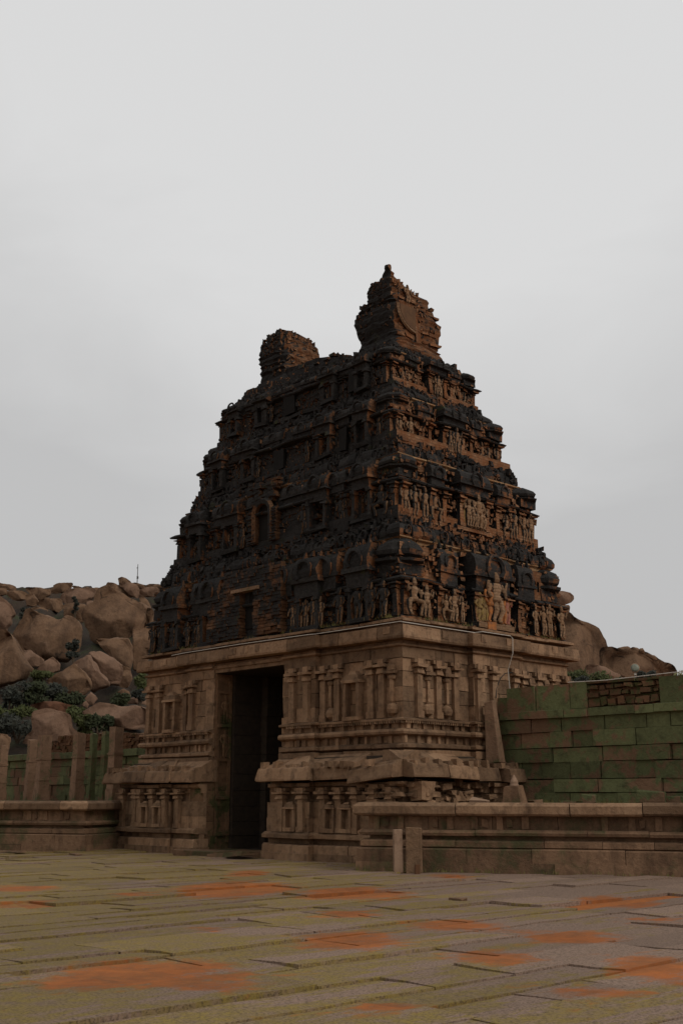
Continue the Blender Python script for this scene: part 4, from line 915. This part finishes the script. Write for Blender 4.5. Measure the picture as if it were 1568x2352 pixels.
BL=[
(ZA,[(0,390),(60,410),(180,420),(270,455),(285,490),(275,520),(180,530),(0,500),(-60,450)],'long flat skyline slab at the left edge of the photo',ROCK),
(ZA,[(0,485),(100,490),(130,540),(130,600),(0,620),(-60,560)],'squat rock under the flat slab at the left edge',ROCK),
(ZA,[(140,550),(200,535),(380,540),(470,570),(500,600),(470,690),(380,715),(250,700),(150,620)],'layered low rock right of the slab at the left edge',ROCK),
(ZA,[(478,490),(500,475),(700,478),(800,500),(900,505),(925,520),(900,600),(830,640),(780,690),(700,700),(620,640),(560,590),(520,545)],'overhanging slab with a pointed left tip on the skyline',ROCK),
(ZA,[(490,620),(590,590),(640,640),(690,720),(690,790),(600,815),(500,800),(480,700)],'cracked round rock under the overhanging slab',ROCK),
(ZA,[(925,500),(1000,480),(985,440),(1050,410),(1170,395),(1310,395),(1325,420),(1300,470),(1200,540),(1050,580),(915,570)],'tilted slab perched highest on the left skyline',ROCK),
(ZA,[(1330,455),(1360,440),(1450,455),(1530,485),(1500,500),(1370,500)],'small thin wedge of rock beside the tilted perched slab',ROCK),
(ZA,[(1140,640),(1200,560),(1290,500),(1500,500),(1700,500),(1750,560),(1700,650),(1560,780),(1250,785),(1160,720)],'wide pale rounded boulder below the tilted perched slab',ROCKP),
(ZA,[(700,790),(740,720),(860,665),(920,690),(1110,690),(1120,780),(1190,880),(1100,930),(960,900),(780,830)],'rounded boulder above the huge blocky boulder',ROCK),
(ZA,[(1150,820),(1250,785),(1540,790),(1560,900),(1500,1100),(1300,1080),(1200,1000),(1190,880)],'square dark brown boulder under the wide pale one',ROCK),
(ZA,[(-100,640),(0,660),(100,720),(190,810),(260,930),(250,970),(190,1000),(180,1100),(110,1180),(90,1270),(-100,1290)],'pinkish cracked boulder at the left edge above the great smooth one',ROCKP),
(ZA,[(560,870),(650,830),(780,840),(870,890),(860,950),(700,960),(640,930)],'flat rock lying on top of the huge blocky boulder',ROCK),
(ZA,[(500,900),(560,900),(640,940),(760,990),(960,1070),(1100,1110),(1160,1010),(1300,1040),(1400,1140),(1440,1230),(1430,1400),(1410,1560),(1370,1700),(1200,1790),(950,1790),(760,1800),(640,1750),(560,1680),(360,1640),(240,1420),(310,1300),(400,1150),(470,1050)],'huge blocky boulder in the middle of the left hill',ROCK),
(ZA,[(370,1650),(560,1635),(640,1700),(760,1780),(770,1860),(700,1910),(600,1920),(480,1860),(420,1760)],'small boulder wedged beneath the huge blocky boulder',ROCKP),
(ZA,[(760,1900),(960,1760),(1030,1830),(1070,1900),(1060,1990),(900,2060),(700,2100),(640,2050)],'pale cracked boulder low beside the huge blocky boulder',ROCKP),
(ZA,[(-150,1290),(0,1290),(130,1300),(200,1400),(260,1500),(330,1680),(440,1840),(540,1960),(420,2120),(200,2200),(-150,2300)],'great smooth boulder at the left edge above the scrub',ROCK),
(ZB,[(430,500),(560,470),(740,590),(900,680),(1100,800),(1240,900),(1300,1150),(1240,1180),(1000,1230),(960,1300),(900,1480),(500,1500),(300,1440),(200,1200),(120,1000),(140,880),(320,760),(350,600)],'largest dome boulder of the left hill nearest the tower',ROCK),
(ZB,[(1020,1230),(1180,1170),(1240,1160),(1240,900),(1350,910),(1380,980),(1350,1060),(1330,1300),(1360,1480),(1380,1590),(1250,1620),(1230,1900),(1030,1960),(1020,1500)],'tall split boulder touching the edge of the tower',ROCK),
(ZB,[(350,1440),(900,1440),(950,1560),(920,2000),(700,1960),(560,1700),(420,1560)],'shaded boulder under the largest dome',ROCK),
(ZB,[(740,310),(800,282),(880,310),(950,360),(970,400),(760,410)],'round topped rock highest on the ridge near the mast',ROCK),
(ZB,[(530,440),(560,390),(640,395),(740,440),(850,500),(930,570),(950,640),(830,600),(700,540),(580,480)],'long tilted rock below the round topped rock',ROCK),
(ZB,[(760,400),(860,390),(1000,400),(1060,430),(1110,500),(1100,600),(1090,660),(960,620),(900,540),(770,440)],'reddish cracked rock below the mast',ROCKP),
(ZB,[(980,400),(1050,385),(1200,425),(1280,440),(1260,480),(1100,470)],'thin skyline rock at the foot of the mast',ROCK),
(ZB,[(1250,440),(1330,410),(1420,412),(1540,435),(1650,470),(1660,510),(1560,520),(1400,480)],'smooth flat skyline rock closest to the tower',ROCK),
(ZB,[(1120,490),(1250,470),(1450,490),(1560,560),(1480,620),(1330,640),(1200,640),(1100,620)],'wide pinkish rock under the smooth flat skyline rock',ROCKP),
(ZB,[(1130,660),(1190,650),(1280,720),(1325,830),(1300,900),(1200,840),(1140,750)],'long upright pebble shaped rock beside the tower edge',ROCK),
(ZB,[(230,500),(330,478),(400,490),(430,520),(350,640),(200,620),(130,580),(180,520)],'flattish rock left of the largest dome on the skyline',ROCK),
(ZB,[(160,740),(220,715),(290,730),(270,800),(200,830),(150,800)],'little round rock caught left of the largest dome',ROCKP),
(ZB,[(130,480),(150,460),(200,480),(180,505),(140,500)],'tiny dark stone on the skyline left of the largest dome',ROCK),
(ZC,[(480,270),(540,230),(740,110),(830,200),(900,340),(780,430),(580,360)],'dark shaded slab leaning under the pale split boulders',ROCK),
(ZC,[(740,100),(900,20),(960,150),(1080,290),(1020,320),(910,360),(840,220)],'pale slab left of the straight crack',ROCKP),
(ZC,[(900,10),(1030,-10),(1220,120),(1240,200),(1220,290),(1090,285),(970,160)],'pale slab right of the straight crack',ROCKP),
(ZC,[(1230,120),(1300,150),(1320,250),(1280,330),(1200,320),(1240,200)],'narrow upright rock right of the pale cracked slabs',ROCK),
(ZC,[(850,450),(910,385),(970,440),(930,510),(860,500)],'small cube like rock below the pale cracked slabs',ROCKP),
(ZC,[(820,510),(860,470),(890,510),(870,540)],'tiny rock touching the small cube like rock',ROCKP),
(ZC,[(1170,390),(1240,350),(1290,380),(1310,450),(1200,450)],'small brown rock beside the bushes at the tower edge',ROCK),
(ZC,[(1110,465),(1200,465),(1400,430),(1500,420),(1560,480),(1400,500),(1200,490)],'long thin pale slab pointing left from the tower',ROCKP),
(ZC,[(850,590),(930,540),(1000,495),(1130,510),(1200,540),(1350,520),(1460,570),(1520,650),(1560,740),(1300,745),(1180,720),(1050,670),(960,630)],'broad pinkish smooth boulder left of the tower wall',ROCKP),
(ZC,[(330,600),(370,580),(480,560),(600,590),(690,620),(700,720),(760,800),(700,850),(520,880),(380,900),(240,880),(300,790),(340,770)],'pale boulder right behind the pillars',ROCKP),
(ZC,[(300,560),(340,510),(460,480),(560,480),(720,520),(750,560),(640,610),(500,600),(370,610)],'low red brown rock on top of the boulder behind the pillars',stone('red_rock',(.17,.075,.042),(.12,.055,.03),(.07,.04,.022),.6)),
(ZC,[(1260,790),(1400,800),(1480,790),(1520,870),(1340,890),(1240,860)],'brown rock showing above the wall beside the tower',ROCK),
(ZC,[(-40,800),(60,810),(100,860),(80,960),(-40,960)],'brown rock above the wall at the far left',ROCK)]
for f,p,lab,mt in BL:
    q=f(p); boulder(q,lab,depth_for(q),mt)
GR='granite rocks of the right hill'
for p,lab,d,mt,tk in (
([(0,140),(20,112),(90,103),(180,125),(215,155),(223,190),(190,235),(110,265),(40,270),(0,230)],'egg shaped boulder balanced beside the tower',100,ROCKP,.5),
([(20,300),(90,275),(165,275),(178,300),(165,360),(140,385),(60,400),(20,380)],'rounded block under the balanced egg boulder',100,ROCK,.5),
([(-60,380),(60,330),(150,385),(210,440),(250,455),(290,490),(350,500),(470,540),(510,570),(530,620),(570,700),(615,810),(660,900),(680,1020),(640,1150),(200,1250),(-60,1250)],'huge smooth rock slope right of the tower',104,ROCK,.35),
([(295,485),(310,468),(340,472),(358,490),(350,508),(300,503)],'tiny stone perched on the smooth rock slope',104,ROCK,.5),
([(600,815),(700,803),(770,815),(830,850),(1090,850),(1140,880),(1250,940),(1340,990),(1420,1010),(1445,1070),(1450,1110),(1435,1170),(1440,1300),(600,1300),(580,950)],'broad rounded rock mass ending the right hill',96,ROCK,.35),
([(770,800),(830,785),(890,780),(915,800),(925,840),(830,860),(765,850)],'domed rock on the crest of the right rock mass',97,ROCK,.5),
([(930,800),(960,787),(1010,797),(1045,820),(1095,850),(1000,850),(935,832)],'flat rock propped with a gap of sky on the right crest',97,ROCK,.5),
([(1040,805),(1075,800),(1097,835),(1095,858),(1045,852)],'small square rock at the end of the right crest',96,ROCK,.5),
([(1110,882),(1150,875),(1220,890),(1280,940),(1200,938)],'thin dark rock sheet on the shoulder of the right rock mass',92,ROCK,.5),
([(395,1030),(440,1012),(620,1040),(690,1090),(840,1150),(870,1260),(400,1280),(380,1120)],'low pale rock in front of the smooth slope',84,ROCKP,.4)):
    boulder(ZD(p),lab,d,mt,tk,GR)
# ------------------------------------------------------------------ shrubs
def shrub(cx,cy,w,h,label,depth,mat,n=700,name='shrub',cat='shrub',leaf=.115):
    c=at(cx,cy+h/2,depth); s=depth/2672; W_,H_=w*s/2,h*s
    r=tag(empty(name,c),label,cat,'scrub on the boulder hills')
    rr=random.Random(int(cx*31+cy)); q=MB()
    cl=[(rr.uniform(-.8,.8)*W_,rr.uniform(-.6,.6)*W_,H_*rr.uniform(.2,.85)) for _ in range(9)]
    for i in range(n):
        a=rr.choice(cl); rad=min(W_,H_)*.42
        v=Vector((rr.gauss(0,1),rr.gauss(0,1),rr.gauss(0,1))).normalized()*rad*rr.random()**.4
        p=Vector(a)+Vector((v.x*1.25,v.y,v.z*.9))
        if p.z<-.3: p.z=abs(p.z)*.3
        u=Vector((rr.gauss(0,1),rr.gauss(0,1),rr.gauss(0,1))).normalized(); t=u.orthogonal().normalized(); l=leaf*rr.uniform(.6,1.5)
        q.add([p-u*l,p+t*l*.45,p+u*l,p-t*l*.45],[(0,1,2,3)])
    q.obj('foliage',mat,r)
    q=MB()
    for i in range(5):
        a=rr.choice(cl); q.tube([(0,0,-.3),(a[0]*.4,a[1]*.4,a[2]*.5),tuple(a)],[.07,.045,.02],5)
    q.obj('stem',WOOD,r)
for cx,cy,w,h,lab,d,k in (
(20,1600,90,70,'dark bush under the great smooth boulder at the left edge',69,2),(75,1595,70,60,'dark bush second from the left edge in the scrub band',69,0),(120,1585,60,60,'dark bush left of the shaded leaning slab',70,2),(160,1608,60,44,'dark low bush below the shaded leaning slab',69,0),
(30,1638,110,30,'light green low bush in front of the dark scrub at left',66,1),(40,1668,110,54,'black green bush left of the red topped rock',65,2),(190,1640,60,30,'low bush between the red topped rock and the small cube like rock',66,1),(195,1668,40,56,'leafy bush right of the pale boulder behind the pillars',64,1),(225,1668,56,52,'green round bush under the broad pinkish boulder',64,0),(100,1555,60,20,'thin bush under the pale cracked boulder',74,1),
(322,1572,36,60,'tall green bush touching the tower edge',68,1),(322,1600,34,30,'dark bush above the long thin pale slab',67,2),(172,1390,14,60,'dark creeper in the gap left of the largest dome',88,2),(50,1420,24,80,'dark brush in the deep cleft at the upper left',92,2),(170,1490,34,60,'brush in the gap right of the huge blocky boulder',78,2),(270,1608,60,22,'low bush beside the small brown rock near the tower',67,0)):
    shrub(cx,cy,w,h,lab,d,LEAF[k],1100)
for cx,cy,w,h,lab,d,k in ((1330,1552,60,44,'green bush beside the right edge of the tower',72,1),(1322,1572,50,40,'dark bush behind the mossy wall beside the tower',70,2),(1392,1565,70,44,'rounded green bush behind the right wall',70,1),(1432,1572,50,24,'low green bush left of the floodlight',70,0),(1482,1555,40,26,'dark bush in the hollow right of the floodlight',74,2),(1530,1568,60,16,'low bush along the wall top at right',70,0)):
    shrub(cx,cy,w,h,lab,d,LEAF[k],1000)
# far tree at the right edge
c=at(1572,1570,60); r=tag(empty('small_tree',(c.x,c.y,slope(60)*0)),'pale green tree crown at the right edge of the photo','tree'); q=MB(); rr=random.Random(3); zc=at(1572,1556,60).z
for i in range(700):
    v=Vector((rr.gauss(0,1),rr.gauss(0,1),rr.gauss(0,1))).normalized()*rr.random()**.4; p=Vector((v.x*.7,v.y*.7,zc-.35+v.z*.75)); u=Vector((rr.gauss(0,1),rr.gauss(0,1),rr.gauss(0,1))).normalized(); t=u.orthogonal().normalized(); l=.1
    q.add([p-u*l,p+t*l*.5,p+u*l,p-t*l*.5],[(0,1,2,3)])
q.obj('crown',plain('leaf_pale',(.14,.14,.06),(.2,.19,.09),.8,2),r)
q=MB(); q.tube([(0,0,-.2),(.05,0,zc*.5),(0,0,zc-.3)],[.12,.09,.04],6); q.obj('trunk',WOOD,r)
# mast
c=at(315,1338,108); r=tag(empty('radio_mast',c),'thin radio mast on top of the boulder hill','mast'); h=at(315,1296,108).z-c.z
q=MB(); q.tube([(0,0,-.5),(0,0,h)],[.05,.03],6); q.obj('pole',METAL,r)
q=MB(); q.box((-.06,-.06,h*.2),(.10,.06,h*.33)); q.obj('equipment_box',METAL,r)
q=MB(); q.tube([(-.1,0,h*.78),(-.04,0,h*.83)],.03,5); q.tube([(-.1,0,h*.74),(0,0,h*.76)],.015,5); q.obj('antenna',METAL,r)
# ------------------------------------------------------------------ sky and light
w=bpy.data.worlds.new('World'); sc.world=w; w.use_nodes=True; nt=w.node_tree; nt.nodes.clear(); g=N(nt)
out=g.n('ShaderNodeOutputWorld'); bg=g.n('ShaderNodeBackground'); g.link(bg.outputs[0],out.inputs[0])
SUNEL,SUNAZ=math.radians(40),math.radians(128)   # azimuth measured from forward (+Y) to the right
sky=g.n('ShaderNodeTexSky',sky_type='NISHITA'); sky.sun_disc=False; sky.sun_elevation=SUNEL; sky.sun_rotation=SUNAZ; sky.dust_density=6; sky.air_density=1
tc=g.n('ShaderNodeTexCoord').outputs['Generated']; sep=g.n('ShaderNodeSeparateXYZ'); g.link(tc,sep.inputs[0])
hs=g.n('ShaderNodeHueSaturation'); g.link(sky.outputs[0],hs.inputs['Color']); hs.inputs['Saturation'].default_value=.12
# cloud deck: brightest high up in front, duller towards the horizon and the sides
dt=g.n('ShaderNodeVectorMath',operation='DOT_PRODUCT'); g.link(tc,dt.inputs[0]); v=Vector((.03,.72,.70)).normalized(); dt.inputs[1].default_value=v
n_=g.noise(g.mapping(tc,(1.6,1.6,4.5)),1.5,5,.55,.5)
k=g.math('ADD',dt.outputs['Value'],g.math('MULTIPLY',g.math('SUBTRACT',n_,.5),.10))
cl=g.mix(g.ramp(k,.855,.945),(5.5,5.5,5.52),(7.5,7.5,7.5))
c=g.mix(.9,hs.outputs[0],cl); g.link(c,bg.inputs['Color']); bg.inputs['Strength'].default_value=.1
s=bpy.data.lights.new('sun','SUN'); s.energy=1.0; s.angle=math.radians(28); s.color=(1,.96,.9); so=bpy.data.objects.new('sun',s); COL.objects.link(so)
d=Vector((math.sin(SUNAZ)*math.cos(SUNEL),math.cos(SUNAZ)*math.cos(SUNEL),math.sin(SUNEL))); so.rotation_euler=d.to_track_quat('Z','Y').to_euler()
vs=sc.view_settings; vs.view_transform='Standard'; vs.look='None'; vs.exposure=0; vs.gamma=1
sc.render.engine='CYCLES'; sc.cycles.max_bounces=5
